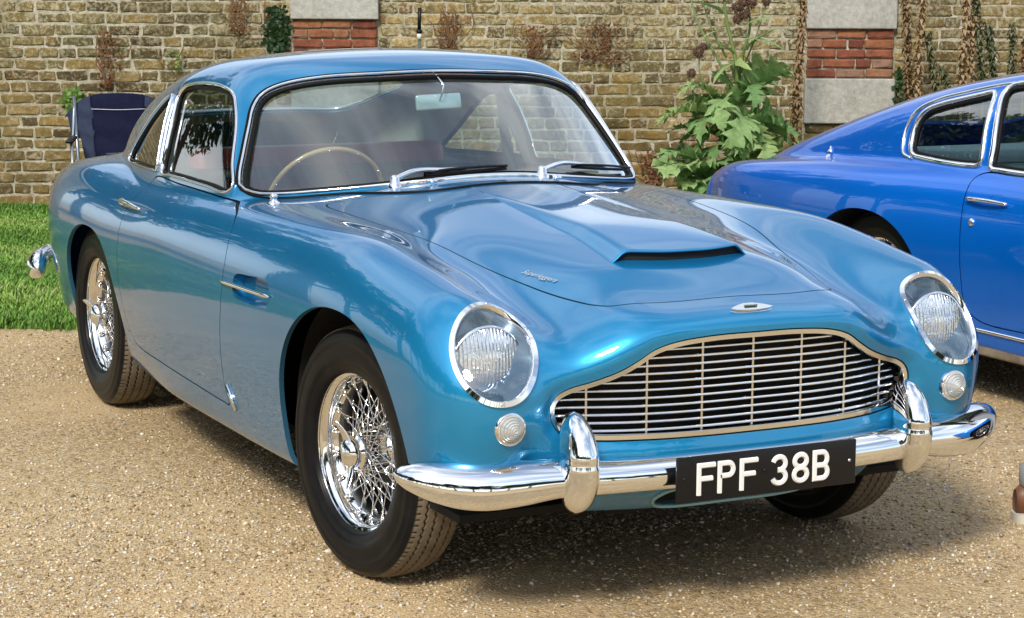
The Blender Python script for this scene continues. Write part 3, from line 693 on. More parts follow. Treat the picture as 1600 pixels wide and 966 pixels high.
# underbody, wells, cabin tub
mb = MB(); mb.box((-1.35, 0, .262), (3.7, 1.36, .02)); mb.box((.20, 0, .45), (.02, 1.0, .42)); mb.box((-.80, 0, .58), (.03, 1.46, .60)); mb.box((-2.75, 0, .56), (.03, 1.2, .58))
mb.box((.25, 0, .30), (.5, .8, .02)); mb.obj('floor_pan', BLACK, car, False)
for xc, a, b, e, s in [(.055, .445, .405, 2.2, -1), (.055, .445, .405, 2.2, 1), (-2.405, .40, .355, 2.35, -1), (-2.405, .40, .355, 2.35, 1)]:
    t = np.linspace(.42 if xc > 0 else -.2, np.pi+.25, 30); cx = xc+a*np.sign(np.cos(t))*np.abs(np.cos(t))**(2/e); cz = .335+b*np.sign(np.sin(t))*np.abs(np.sin(t))**(2/e)
    yo = np.where(cx > .2, .70, .765) if xc > 0 else np.where(cx < -2.6, .70, .75); m = 30
    V = np.concatenate([np.stack([cx, s*yo, cz], -1), np.stack([cx, s*.47+0*cx, cz], -1), [[xc, s*.47, .2]]])
    F = [[i, i+1, m+i+1, m+i] for i in range(m-1)]+[[m+i, m+i+1, 2*m] for i in range(m-1)]
    MB().add(V, F).obj('wheel_well', BLACK, car)
mb = MB(); mb.box((-2.5, 0, .87), (.95, 1.16, .03)); mb.obj('parcel_shelf', DARKIN, car)
mb = MB(); P = np.array([(-.765, y) for y in np.linspace(-.60, .60, 13)])
V = []; 
for y in np.linspace(-.655, .655, 17):
    x0 = -.745-.70*y*y-.015
    V += [[x0, y, .918-.03*y*y*2], [-1.12, y, .905], [-1.16, y, .885], [-1.15, y, .72]]
F = [[4*i+k, 4*i+4+k, 4*i+5+k, 4*i+1+k] for i in range(16) for k in range(3)]
mb.add(V, F); mb.obj('dashboard', mat('dark_dashboard', (.012, .014, .016), .45), car)
# seats
def cushion(name, c, d, parent, rx=0, m=LEATHER, bw=.04):
    import bmesh
    mb = MB(); Rm = np.array(Matrix.Rotation(rx, 3, 'Y')); mb.box(c, d, Rm); o = mb.obj(name, m, parent); bevel(o, bw, 4); return o
rs = cushion('rear_seat', (-2.24, .02, .815), (.16, .98, .27), car, R(-14), bw=.04)
for y in (-.36, .36):
    st = cushion('seat', (-1.72, y, .62), (.15, .47, .42), car, R(-16), bw=.06); cushion('seat_cushion', (-1.45, y, .44), (.5, .47, .14), st, 0, bw=.05)
cushion('centre_tunnel', (-1.3, 0, .38), (1.2, .2, .2), car, 0, DARKIN)
for s in (-1, 1):
    mb = MB(); pts = [(-1.93, s*.625, 1.15), (-1.945, s*.66, .90)]
    mb.add([[-1.90, s*.60, 1.16], [-1.955, s*.60, 1.16], [-1.99, s*.655, .86], [-1.88, s*.655, .86]], [[0, 1, 2, 3]]); mb.obj('pillar_trim', GREYL, car)
# steering wheel
Cw = np.array([-1.205, -.36, .853]); ax = np.array([-.90, 0, .42]); ax /= np.linalg.norm(ax); e1 = np.array([0, 1., 0]); e2 = np.cross(ax, e1); t = np.linspace(0, 2*np.pi, 60, endpoint=False)
e2 = e2 if e2[2] > 0 else -e2
rim = Cw+.195*(np.cos(t)[:, None]*e1+np.sin(t)[:, None]*e2); sw = MB().tube(rim, .0082, 8, closed=True).obj('steering_wheel', WOOD, car)
mb = MB()
for a in (0, np.pi, -np.pi/2): v = np.cos(a)*e1+np.sin(a)*e2; mb.tube([Cw-ax*.03+v*.02, Cw+v*.19], .007, 6)
mb.tube([Cw-ax*.03, Cw-ax*.2], .02, 8); mb.obj('spokes', CHROME, sw)
rv = MB().tube([(0, 0, 0), tuple(-ax*.003)], .0035, 6).mesh('rivet', CHROME)
for a in np.arange(12)*np.pi/6+.1: p = Cw+.195*(np.cos(a)*e1+np.sin(a)*e2)-ax*.0095; obj('rivet', rv, sw, p)
# rear view mirror
mb = MB(); mb.box((0, 0, 0), (.016, .158, .052)); o = mb.obj('rear_view_mirror', mat('mirror_back', (.50, .62, .62), .22, .5), car); bevel(o, .007, 3); o.location = (-1.13, 0, 1.168); o.rotation_euler = (R(2), R(-8), 0)
MB().tube([(.01, 0, .005), (.03, 0, .02), (.03, .01, .05), (.01, -.005, .085)], .004, 6).obj('mirror_stalk', CHROME, o)
# wipers
for (px, py), ends in (((-.80, -.30), ((.07, .978), (-.20, .966))), ((-.766, .176), ((.63, .935), (.33, .968)))):
    Pp, Np = on_top(B1, [(px+.02, py)]); b0 = Pp[0]; nb = Np[0]
    tip, nt_ = on_front(B1, [ends[0]]); el, ne_ = on_front(B1, [ends[1]]); mid = (tip[0]+el[0])/2+(nt_[0]*.012)
    mb = MB(); mb.lathe([(0, .023), (.014, .022), (.020, .015), (.036, .014), (.042, .008), (.043, 0.0)], 14, 'z', b0-[0, 0, .008]); 
    hub = b0+nb*.022; arm = catmull([hub, hub+(mid-hub)*.3+nb*.018, hub+(mid-hub)*.7+nb*.010, mid+nt_[0]*.006], 8, False); mb.tube(arm, np.linspace(.009, .0055, len(arm)), 8)
    wpr = mb.obj('wiper', CHROME, car)
    rk = np.linspace(0, 1, 16)[:, None]; bl = el[0]+(tip[0]-el[0])*rk
    q, qn = on_front(B1, bl[:, 1:]); mb = MB(); mb.tube(q+qn*.006, .0055, 6); mb.tube(q+qn*(.016+.006*np.sin(rk*np.pi)), .0045, 6); mb.obj('wiper_blade', SATIN, wpr)
for x, y in ((-.715, -.205), (-.66, .185)):
    P, _n = on_top(B1, [(x, y)]); mb = MB(); mb.tube([P[0]+[0, -.012, .008], P[0]+[0, .012, .008]], .006, 8); mb.tube([P[0]-[0, 0, .004], P[0]+[0, 0, .008]], .005, 8); mb.obj('washer_jet', CHROME, car)
P, _n = on_top(B1, [(-.868, -.652)]); MB().lathe([(0, .021), (.006, .020), (.010, .012), (.018, .010), (.022, .013), (.028, .012), (.033, .004), (.036, .0)], 16, 'z', P[0]-[0, 0, .003]).obj('aerial_base', CHROME, car)
# grille
gp = GRI; nb_ = lambda yz: on_front(B1, yz)
# surface x over the mouth from the uncut maths
def gx(y, z): return B1.front.b(np.abs(np.atleast_1d(y)), np.atleast_1d(z))
P = np.stack([gx(gp[:, 0], gp[:, 1])-.034, gp[:, 0], gp[:, 1]], -1); Nn = np.tile([1., 0, 0], (len(P), 1))
mb = MB(); sweep(mb, P, Nn, flatp(.014, .011)); gf = mb.obj('grille_surround', CHROMED, car); autosmooth(gf, 40)
inner = grow(gp, -.008)
def span(z):
    y = inner[:, 0]; zz = inner[:, 1]; hit_ = []
    for i in range(len(inner)):
        j = (i+1) % len(inner)
        if (zz[i]-z)*(zz[j]-z) < 0: hit_.append(y[i]+(z-zz[i])/(zz[j]-zz[i])*(y[j]-y[i]))
    return (min(hit_), max(hit_)) if len(hit_) > 1 else None
for k in range(11):
    z = .4905+k*.0193; sp_ = span(z)
    if not sp_: continue
    ys = np.linspace(sp_[0], sp_[1], 40); xg = gx(ys, np.full(40, .58))-.046
    P = np.stack([xg, ys, np.full(40, z)], -1); mb = MB(); sweep(mb, P, np.tile([1., 0, 0], (40, 1)), [(-.0032, -.012), (-.0038, -.003), (-.0028, .0014), (.0006, .0008), (.0036, -.005), (.0034, -.012)], closed=False); mb.obj('grille_bar', CHROME, gf)
for y in (-.425, -.285, -.142, 0, .142, .285, .425):
    zs = [p[1] for p, q in zip(inner, np.roll(inner, -1, 0)) if (p[0]-y)*(q[0]-y) <= 0]
    x = float(gx(y, .58)[0])-.052; MB().box((x, y, (min(zs)+max(zs))/2), (.012, .0055, max(zs)-min(zs))).obj('grille_upright', CHROMED, gf, False)
mb = MB(); q = np.stack([gx(inner[:, 0], inner[:, 1]*0+.58)-.075, inner[:, 0]*1.02, inner[:, 1]], -1); m = len(q); mb.add(np.concatenate([q, [[.60, 0, .58]]]), [[(i+1) % m, i, m] for i in range(m)]); mb.obj('grille_void', BLACK, gf, False)
# lower air intake
P, Nn = on_front(B1, resample(IN, .012)); mb = MB(); sweep(mb, P, Nn, dome(.009, .006)); mb.obj('intake_trim', mat('pale_blue_piping', (.16, .36, .45), .3, .3, coat=1), car)
MB().box((.56, 0, .31), (.02, .6, .12)).obj('intake_void', BLACK, car, False)
# winged badge
P, Nn = on_top(B1, [(.712, 0)]); c = P[0]; nb = Nn[0]; tx = np.cross([0, 1., 0], nb)
wing = [(a, b*1.6) for a, b in [(-.058, .004), (-.046, .0075), (-.020, .0095), (-.008, .010), (.008, .010), (.020, .0095), (.046, .0075), (.058, .004), (.045, -.001), (.030, -.005), (.012, -.0085), (-.012, -.0085), (-.030, -.005), (-.045, -.001)]]
m = len(wing); top_ = np.array([c+np.array([0, a, 0])+(-tx)*(b)*-1+nb*.007 for a, b in wing]); bot = top_-nb*.008
mb = MB(); mb.add(np.concatenate([top_, bot]), [list(range(m)), list(range(m, 2*m))[::-1]]+[[i, (i+1) % m, m+(i+1) % m, m+i] for i in range(m)])
wb = mb.obj('winged_badge', CHROMED, car, False); bevel(wb, .001, 1)
def place(me, name, m, org, xd, nd, parent):
    me.materials.clear(); me.materials.append(m); xd = Vector(xd).normalized(); nd = Vector(nd).normalized(); yd = nd.cross(xd).normalized(); xd = yd.cross(nd)
    Mx = Matrix((xd, yd, nd)).transposed().to_4x4(); Mx.translation = Vector(org); me.transform(Mx); return obj(name, me, parent)
P, Nn = on_top(B1, [(.315, -.372), (.245, -.392), (.385, -.352)]); place(SCRIPT.pop(), 'script_badge', CHROMED, P[0]+Nn[0]*.002, P[2]-P[1], Nn[0], bonnet_o)
P, Nn = on_top(B1, [(.315, .372), (.385, .352), (.245, .392)]); place(SCRIPT.pop(), 'script_badge', CHROMED, P[0]+Nn[0]*.002, P[2]-P[1], Nn[0], bonnet_o)
MB().box(c+nb*.0085, (.0075, .034, .003)).obj('badge_bar', mat('badge_enamel', (.10, .16, .14), .3, .4), wb, False)
place(BADGE, 'badge_lettering', CHROMED, c+nb*.0104, (0, 1, 0), nb, wb)
# headlamps
REFL = mat('lamp_reflector', (.88, .9, .92), .06, 1.0); BOWL = mat('lamp_bowl_paint', (.05, .10, .15), .2, .5, coat=1)
for s in (-1, 1):
    P, Nn = hl_ring(s); mb = MB(); sweep(mb, P, Nn, flatp(.015, .0075)); rg = mb.obj('headlamp_ring', CHROME, car); autosmooth(rg, 50)
    for k in (.25, .75, .08, .42): i = int(k*len(P)); MB().lathe([(0, .004), (.0015, .004), (.002, .0)], 8, 'x', P[i]+Nn[i]*.006).obj('ring_screw', STEEL, rg)
    # bowl behind the cover
    mb = MB(); m = len(P); q0 = P-Nn*.010; cc = np.array([.565, s*.650, .664]); q1 = q0*.5+cc*.5; q1[:, 0] = np.minimum(q1[:, 0]-.0, .60); q2 = q0*.1+cc*.9; q2[:, 0] = .535
    mb.add(np.concatenate([q0, q1, q2]), [[a*m+i, a*m+(i+1) % m, (a+1)*m+(i+1) % m, (a+1)*m+i] for a in (0, 1) for i in range(m)]+[[2*m+i for i in range(m)]]); mb.obj('headlamp_bowl', BOWL, rg)
    lc = np.array([.588, s*.652, .657]); tilt = Matrix.Rotation(R(0), 3, 'Y')
    mb = MB(); mb.lathe([(-.062, .004), (-.058, .02), (-.045, .045), (-.02, .072), (0, .088), (.004, .094), (.008, .094), (.010, .092), (.011, .089)], 48, 'x', lc); ch = mb.obj('lamp_rim', REFL, rg)
    # fluted lens: vertical ribs on a shallow dome
    nr, na = 20, 90; V = []; F = []
    for i in range(nr):
        r0 = .0885*i/(nr-1)
        for j in range(na):
            a = 2*np.pi*j/na; y = r0*np.cos(a); z = r0*np.sin(a); dome_ = .022*(1-(r0/.0885)**2); rib = .0009*np.sin(y*900)*(1 if z > -.02 or abs(y) > .045 else .2)+(.001*np.sin(z*700) if z < -.01 and abs(y) < .05 else 0)
            V.append([dome_+rib+.008, y, z])
    F = [[i*na+j, i*na+(j+1) % na, (i+1)*na+(j+1) % na, (i+1)*na+j] for i in range(nr-1) for j in range(na)]
    MB().add(np.array(V)+lc, F).obj('lamp_lens', LENS, rg)
    MB().lathe([(-.04, .0), (-.035, .013), (.0, .013), (.004, .008), (.006, 0)], 16, 'x', lc).obj('bulb_shield', REFL, rg)
    # indicator
    P, Nn = on_front(B1, [(s*.640, .520)]); c = P[0]
    ind = MB().lathe([(-.01, .040), (.006, .040), (.010, .037), (.010, .034)], 36, 'x', c-[.004, 0, 0]).obj('indicator_lamp', CHROME, car)
    pr = [(.006, .036)]
    for k in range(6): r1 = .0335*(1-k/6.3); pr += [(.008+.024*(1-(r1/.034)**2)**.9+.0016, r1), (.008+.024*(1-(r1/.034)**2)**.9+.0050, r1-.0022), (.008+.024*(1-(r1/.034)**2)**.9+.0030, r1-.0040)]
    pr += [(.034, 0)]; MB().lathe(pr, 36, 'x', c-[.004, 0, 0]).obj('indicator_lens', IND, ind, 'auto')
# bumpers and overriders
def bumper(name, fp, s, m=CHROME, flip=1):
    """fp rows: (y, x, z centre, half height, half depth) from the middle to one tip; mirrored"""
    fp = [(-r[0],)+tuple(r[1:]) for r in fp[::-1]]+fp[1:]; Q = catmull([(r[1], r[0], r[2], r[3], r[4]) for r in fp], 8, False); P = Q[:, :3]; n = len(P); T = np.gradient(P[:, :2], axis=0); T /= np.linalg.norm(T, axis=1)[:, None]
    Oo = np.stack([T[:, 1], -T[:, 0], 0*T[:, 0]], -1)*flip; ph = np.linspace(0, 2*np.pi, 32, endpoint=False); V = []; cc, ss = np.cos(ph), np.sin(ph)
    for i in range(n):
        hh_, dd_ = Q[i, 3], Q[i, 4]; a = dd_*np.sign(cc)*np.abs(cc)**.85-.30*dd_*np.maximum(ss, 0)**1.5*(cc > 0)-.15*dd_*ss; b = hh_*np.sign(ss)*np.abs(ss)**.85
        V.append(P[i]+a[:, None]*Oo[i]+b[:, None]*np.array([0, 0, 1.]))
    F = [[i*32+k, i*32+(k+1) % 32, (i+1)*32+(k+1) % 32, (i+1)*32+k] for i in range(n-1) for k in range(32)]+[[k for k in range(32)][::-1], [(n-1)*32+k for k in range(32)]]
    if flip < 0: F = [f[::-1] for f in F]
    return MB().add(np.concatenate(V), F).obj(name, m, car)
bumper('front_bumper', [(0, .757, .391, .040, .034), (.2, .752, .391, .040, .034), (.40, .734, .391, .040, .034), (.52, .708, .392, .044, .038), (.60, .685, .387, .053, .046), (.68, .658, .383, .058, .052), (.745, .632, .386, .055, .050), (.80, .606, .394, .046, .043), (.838, .583, .401, .034, .032), (.862, .562, .406, .020, .019), (.872, .550, .408, .005, .006)], 1)
bumper('rear_bumper', [(0, -3.80, .415, .042, .034), (.25, -3.79, .415, .042, .034), (.45, -3.745, .415, .046, .038), (.60, -3.65, .415, .055, .048), (.695, -3.53, .412, .060, .052), (.752, -3.42, .408, .060, .047), (.768, -3.355, .405, .047, .036), (.774, -3.325, .403, .030, .024), (.776, -3.31, .402, .008, .008)], 1, flip=-1)
def overrider(loc, flip=1):
    nz_, na = 34, 28; V = []; 
    for i in range(nz_):
        u = i/(nz_-1); zz = -.122+.244*u
        wv = .041*(1-abs(2*u-1)**3.6)**.5*(1 if u > .0 else 1); wv *= np.interp(u, [0, .3, .6, 1], [1.0, 1.04, 1.0, .80])
        dv_ = .056*(1-abs(2*u-1)**3.0)**.55; xo = np.interp(u, [0, .35, .6, 1], [-.016, .002, .002, -.030])
        rd = 1+.035*np.exp(-((u-.47)/.03)**2)-.04*np.exp(-((u-.53)/.02)**2)
        for k in range(na):
            a = 2*np.pi*k/na; cx, sy = np.cos(a), np.sin(a)
            V.append([xo+dv_*rd*np.sign(cx)*abs(cx)**.85*(1 if cx > 0 else 1.1), wv*rd*np.sign(sy)*abs(sy)**.95, zz])
    F = [[i*na+k, i*na+(k+1) % na, (i+1)*na+(k+1) % na, (i+1)*na+k] for i in range(nz_-1) for k in range(na)]+[[k for k in range(na)][::-1], [(nz_-1)*na+k for k in range(na)]]
    V = np.array(V)*[flip, 1, 1]
    if flip < 0: F = [f[::-1] for f in F]
    return MB().add(V+np.array(loc), F).obj('overrider', CHROME, car)
for s in (-1, 1): overrider((.738, s*.480, .430)); overrider((-3.79, s*.42, .45), -1)
# number plate FPF 38B
pl = MB().box((0, 0, 0), (.010, .513, .112)).obj('number_plate', PLATE, car); bevel(pl, .003, 2); PX, PZ = .806, .381
pl.location = (PX, .0, PZ)
def ribbon(pts, w, closed=False):
    P = np.asarray(pts, float); n = len(P); V = []
    for i in range(n):
        a = P[i]-P[i-1] if (i > 0 or closed) else P[1]-P[0]; b = P[(i+1) % n]-P[i] if (i < n-1 or closed) else P[-1]-P[-2]
        a = a/np.linalg.norm(a); b = b/np.linalg.norm(b); t_ = a+b; t_ /= np.linalg.norm(t_); nrm = np.array([-t_[1], t_[0]]); k = 1/max(.5, nrm @ np.array([-a[1], a[0]])); V.append((P[i]-nrm*w/2*k, P[i]-nrm*w*.28*k, P[i]+nrm*w*.28*k, P[i]+nrm*w/2*k))
    return np.array(V)
def arcp(cx, cz, rx, rz, a0, a1, n=14): t = np.radians(np.linspace(a0, a1, n)); return [(cx+rx*math.cos(q), cz+rz*math.sin(q)) for q in t]
H_, W_, T_ = .0785, .051, .0135; h2 = H_/2-T_/2; w2 = W_/2-T_/2
GL = {'F': [([(-w2, -h2-T_/2), (-w2, h2), (w2+T_/2, h2)], 0), ([(-w2, .0), (w2*.62+T_/2, .0)], 0)],
      'P': [([(-w2, -h2-T_/2), (-w2, h2), (w2*.25, h2)]+arcp(w2*.25, h2/2+.001, w2*.75, h2/2-.001, 90, -90, 12)[1:]+[(-w2, .002)], 0)],
      '3': [(arcp(0, h2/2, w2*.95, h2/2, 165, -80, 16)+[(-w2*.25, .0)], 0), (arcp(0, -h2/2, w2, h2/2, 85, -165, 16), 0)],
      '8': [(arcp(0, h2/2+.001, w2*.92, h2/2-.001, 0, 345, 22), 1), (arcp(0, -h2/2, w2, h2/2, 0, 345, 22), 1)],
      'B': [([(-w2, .001), (-w2, h2), (w2*.2, h2)]+arcp(w2*.2, h2/2, w2*.72, h2/2, 90, -90, 12)[1:], 1), ([(-w2, .0), (w2*.2, .0)]+arcp(w2*.2, -h2/2, w2*.8, h2/2, 90, -90, 12)[1:]+[(-w2, -h2)], 1)]}
for chn, y in zip('FPF38B', (-.178, -.120, -.058, .030, .092, .152)):
    mb = MB()
    for st_i, (pts, cl) in enumerate(GL[chn]):
        Vr = ribbon(pts, T_, cl); n = len(Vr); lev = [0.0, .0042, .0042, 0.0]
        V = np.array([[lev[k]+.0052, -0+v[k][0], v[k][1]] for v in Vr for k in range(4)]); F = [[4*i+k, 4*((i+1) % n)+k, 4*((i+1) % n)+k+1, 4*i+k+1] for i in range(n if cl else n-1) for k in range(3)]
        if not cl: F += [[0, 1, 2, 3], [4*n-1, 4*n-2, 4*n-3, 4*n-4]]
        mb.add(V+[.0004*st_i, 0, 0], F)
    o = mb.obj('plate_character', WHITE, pl, 'auto'); o.location = (0, y, 0)
    import bmesh
for y in (-.238, -.012, .236): MB().lathe([(0, .0045), (.002, .0045), (.003, 0)], 10, 'x', (.005, y, .004)).obj('plate_bolt', SATIN if y < 0 else STEEL, pl)
# ---------------------------------------------------------------- wheels
def tyre_mesh():
    na = 576
    prof = [(.062, .207), (.068, .210), (.0705, .2125), (.0725, .2125), (.0755, .218), (.081, .232), (.0828, .240), (.0845, .2415), (.0855, .255), (.0850, .275), (.0832, .288), (.0842, .2895), (.0822, .296), (.0770, .308), (.0775, .3095), (.0735, .3145), (.068, .321)]
    wv = np.concatenate([np.linspace(.064, -.064, 93)]); side_n = len(prof); P = prof+[(w_, .3335-.0085*abs(w_/.064)**2.4) for w_ in wv]+[(-a, b) for a, b in prof[::-1]]
    th_ = np.arange(na)*2*np.pi/na; V = np.zeros((len(P), na, 3)); tr = np.zeros((len(P), na))
    for i, (w_, r) in enumerate(P):
        rr_ = np.full(na, r); isT = side_n <= i < side_n+93
        if isT:
            tr[i] = 1
            for g0 in (-.040, -.0135, .0135, .040):
                zz = .0028*(2*np.abs(((th_*96/(2*np.pi)) % 1)-.5)*2-1); dd = np.abs(w_-g0-zz); gm = np.clip(1-(dd-.0014)/.0010, 0, 1); rr_ = rr_-.007*gm; tr[i] *= 1-gm
            if abs(w_) > .055:
                ph_ = (th_*108/(2*np.pi)) % 1; m_ = (ph_ < .17); rr_ = rr_-.005*m_; tr[i] *= 1-m_*1.
        V[i] = np.stack([rr_*np.cos(th_), np.full(na, w_), rr_*np.sin(th_)], -1)
    F = np.array([[i*na+k, (i+1)*na+k, (i+1)*na+(k+1) % na, i*na+(k+1) % na] for i in range(len(P)-1) for k in range(na)])
    me = mesh('tyre', V.reshape(-1, 3), F[:, ::-1], TYRE); at = me.attributes.new('tread', 'FLOAT', 'POINT'); at.data.foreach_set('value', tr.ravel().astype(np.float32)); return me
ty_me = tyre_mesh()
rim_me = MB().lathe([(.062, .2065), (.066, .211), (.063, .213), (.058, .209), (.0565, .202), (.050, .196), (.036, .1925), (.024, .190), (.014, .182)], 96).mesh('wheel_rim', CHROME)
hub_me = MB().lathe([(-.05, .052), (-.03, .052), (-.028, .044), (.035, .040), (.055, .041), (.058, .046), (.064, .046), (.066, .036), (.082, .037), (.094, .033), (.101, .022), (.104, .0)], 40).mesh('hub', CHROME)
disc_me = MB().lathe([(-.02, .0), (-.022, .07), (-.026, .075), (-.035, .078), (-.036, .10), (-.036, .135), (-.05, .137), (-.06, .0)], 48).mesh('brake_disc', simple_noise('brushed_disc', (.16, .16, .16), (.09, .09, .09), 12, .3, 1.0))
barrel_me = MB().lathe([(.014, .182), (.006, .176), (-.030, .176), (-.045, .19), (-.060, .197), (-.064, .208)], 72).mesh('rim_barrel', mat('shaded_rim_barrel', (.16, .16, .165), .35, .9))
back_me = MB().lathe([(-.062, .196), (-.07, .14), (-.075, .0)], 40).mesh('wheel_back', BLACK)
# two-eared spinner
sp_mb = MB(); prof2 = [(-.034, .0), (-.033, .012), (0, .016), (.033, .012), (.034, 0)]
ear = []; 
def earmesh():
    V = []; F = []; n = 22
    for i in range(n):
        u = i/(n-1); rad = .020+.070*u; wdt = .0185*(1-u)**.55*(1-.15*u)+.0045; axl = .078+.026*u**1.6+.004; tk = .008*(1-u*.6)
        bend = .012*u*u
        for k in range(10):
            a = 2*np.pi*k/10; V.append([bend+wdt*np.cos(a), axl+tk*np.sin(a), rad])
    F = [[i*10+k, (i+1)*10+k, (i+1)*10+(k+1) % 10, i*10+(k+1) % 10] for i in range(n-1) for k in range(10)]+[[(n-1)*10+k for k in range(10)]]
    return np.array(V), F
Ve, Fe = earmesh(); sp_mb.add(Ve, Fe); sp_mb.add(Ve*[-1, 1, -1], Fe); sp_mb.lathe([(.066, .033), (.07, .040), (.080, .040), (.092, .035), (.101, .024), (.105, .0)], 32); spin_me = sp_mb.mesh('spinner', CHROME)
def spoke_me(r0, w0, r1, w1, off):
    a = off; p0 = np.array([r0*math.cos(a), w0, r0*math.sin(a)]); p1 = np.array([r1, w1, 0]); dn = (p1-p0)/np.linalg.norm(p1-p0)
    return MB().tube([p0, p1], .0018, 5).tube([p1-dn*.022, p1-dn*.004], .0034, 6).mesh('spoke', CHROME)
SPK = [spoke_me(.044, .050, .186, -.012, R(62)), spoke_me(.044, .050, .186, -.012, R(-62)), spoke_me(.050, -.018, .192, .030, R(52)), spoke_me(.050, -.018, .192, .030, R(-52))]
def wheel(x, y, steer, spin):
    o = obj('wheel', rim_me, car, (x, y, .334)); o.rotation_euler = (0, spin, steer+(math.pi if y < 0 else 0)); o.rotation_mode = 'XYZ'
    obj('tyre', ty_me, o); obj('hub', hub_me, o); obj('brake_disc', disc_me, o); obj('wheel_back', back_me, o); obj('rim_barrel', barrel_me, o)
    sp_ = obj('spinner', spin_me, o); sp_.rotation_euler = (0, R(28), 0)
    for i in range(72):
        s_ = obj('spoke', SPK[i % 4], o); s_.rotation_euler = (0, -(i//4)*2*np.pi/18-(i % 4)*2*np.pi/72, 0)
wheel(0, -.686, R(7.6), R(-14)); wheel(0, .686, R(7.6), 0); wheel(-2.489, -.68, 0, R(25)); wheel(-2.489, .68, 0, R(3))
# ================================================================= the ground
def gravel_material():
    m = mat('sandy_gravel', (.4, .32, .2), .92, spec=.25); nt, b, L = nodes(m); tc = N(nt, 'ShaderNodeTexCoord'); v = tc.outputs['Object']
    wv = noise(nt, v, 30, 2); wm = N(nt, 'ShaderNodeVectorMath', operation='SCALE'); wm.inputs[3].default_value = .01; L(wv.outputs['Color'], wm.inputs[0])
    wa = N(nt, 'ShaderNodeVectorMath', operation='ADD'); L(v, wa.inputs[0]); L(wm.outputs[0], wa.inputs[1])
    v1 = N(nt, 'ShaderNodeTexVoronoi'); v1.inputs['Scale'].default_value = 85; L(wa.outputs[0], v1.inputs['Vector'])
    v2 = N(nt, 'ShaderNodeTexVoronoi'); v2.inputs['Scale'].default_value = 210; L(wa.outputs[0], v2.inputs['Vector'])
    s1 = N(nt, 'ShaderNodeSeparateColor'); L(v1.outputs['Color'], s1.inputs[0]); s2 = N(nt, 'ShaderNodeSeparateColor'); L(v2.outputs['Color'], s2.inputs[0])
    st = [(0, (.13, .082, .036)), (.25, (.31, .208, .095)), (.5, (.46, .335, .175)), (.75, (.60, .455, .265)), (.93, (.36, .32, .26)), (1, (.76, .65, .46))]
    a = ramp(nt, s1.outputs[0], st); c = ramp(nt, s2.outputs[1], st); mid = mixc(nt, .5, a.outputs[0], c.outputs[0])
    pn = noise(nt, v, .9, 5, .6, .6); pr = ramp(nt, pn.outputs[0], [(.44, (0, 0, 0)), (.60, (1, 1, 1))])     # sandy worn patches
    fn = noise(nt, v, 300, 3, .7); fr = ramp(nt, fn.outputs[0], [(.3, (.45, .325, .175)), (.7, (.61, .465, .28))])
    pm = N(nt, 'ShaderNodeMath', operation='MULTIPLY'); pm.inputs[1].default_value = .7; L(pr.outputs[0], pm.inputs[0])
    col = mixc(nt, pm.outputs[0], mid, fr.outputs[0]); ln = noise(nt, v, .35, 4, .6); lr = ramp(nt, ln.outputs[0], [(.3, (.95, .93, .90)), (.7, (1.20, 1.18, 1.13))])
    L(mixc(nt, 1., col, lr.outputs[0], 'MULTIPLY'), b.inputs['Base Color'])
    h1 = N(nt, 'ShaderNodeMath', operation='MULTIPLY_ADD'); L(v1.outputs['Distance'], h1.inputs[0]); h1.inputs[1].default_value = -1.0
    L(s1.outputs[2], h1.inputs[2]); b1 = bump(nt, h1.outputs[0], .8, .006); b2 = bump(nt, v2.outputs['Distance'], .6, -.004, b1); L(b2, b.inputs['Normal']); return m
GRAV = gravel_material()
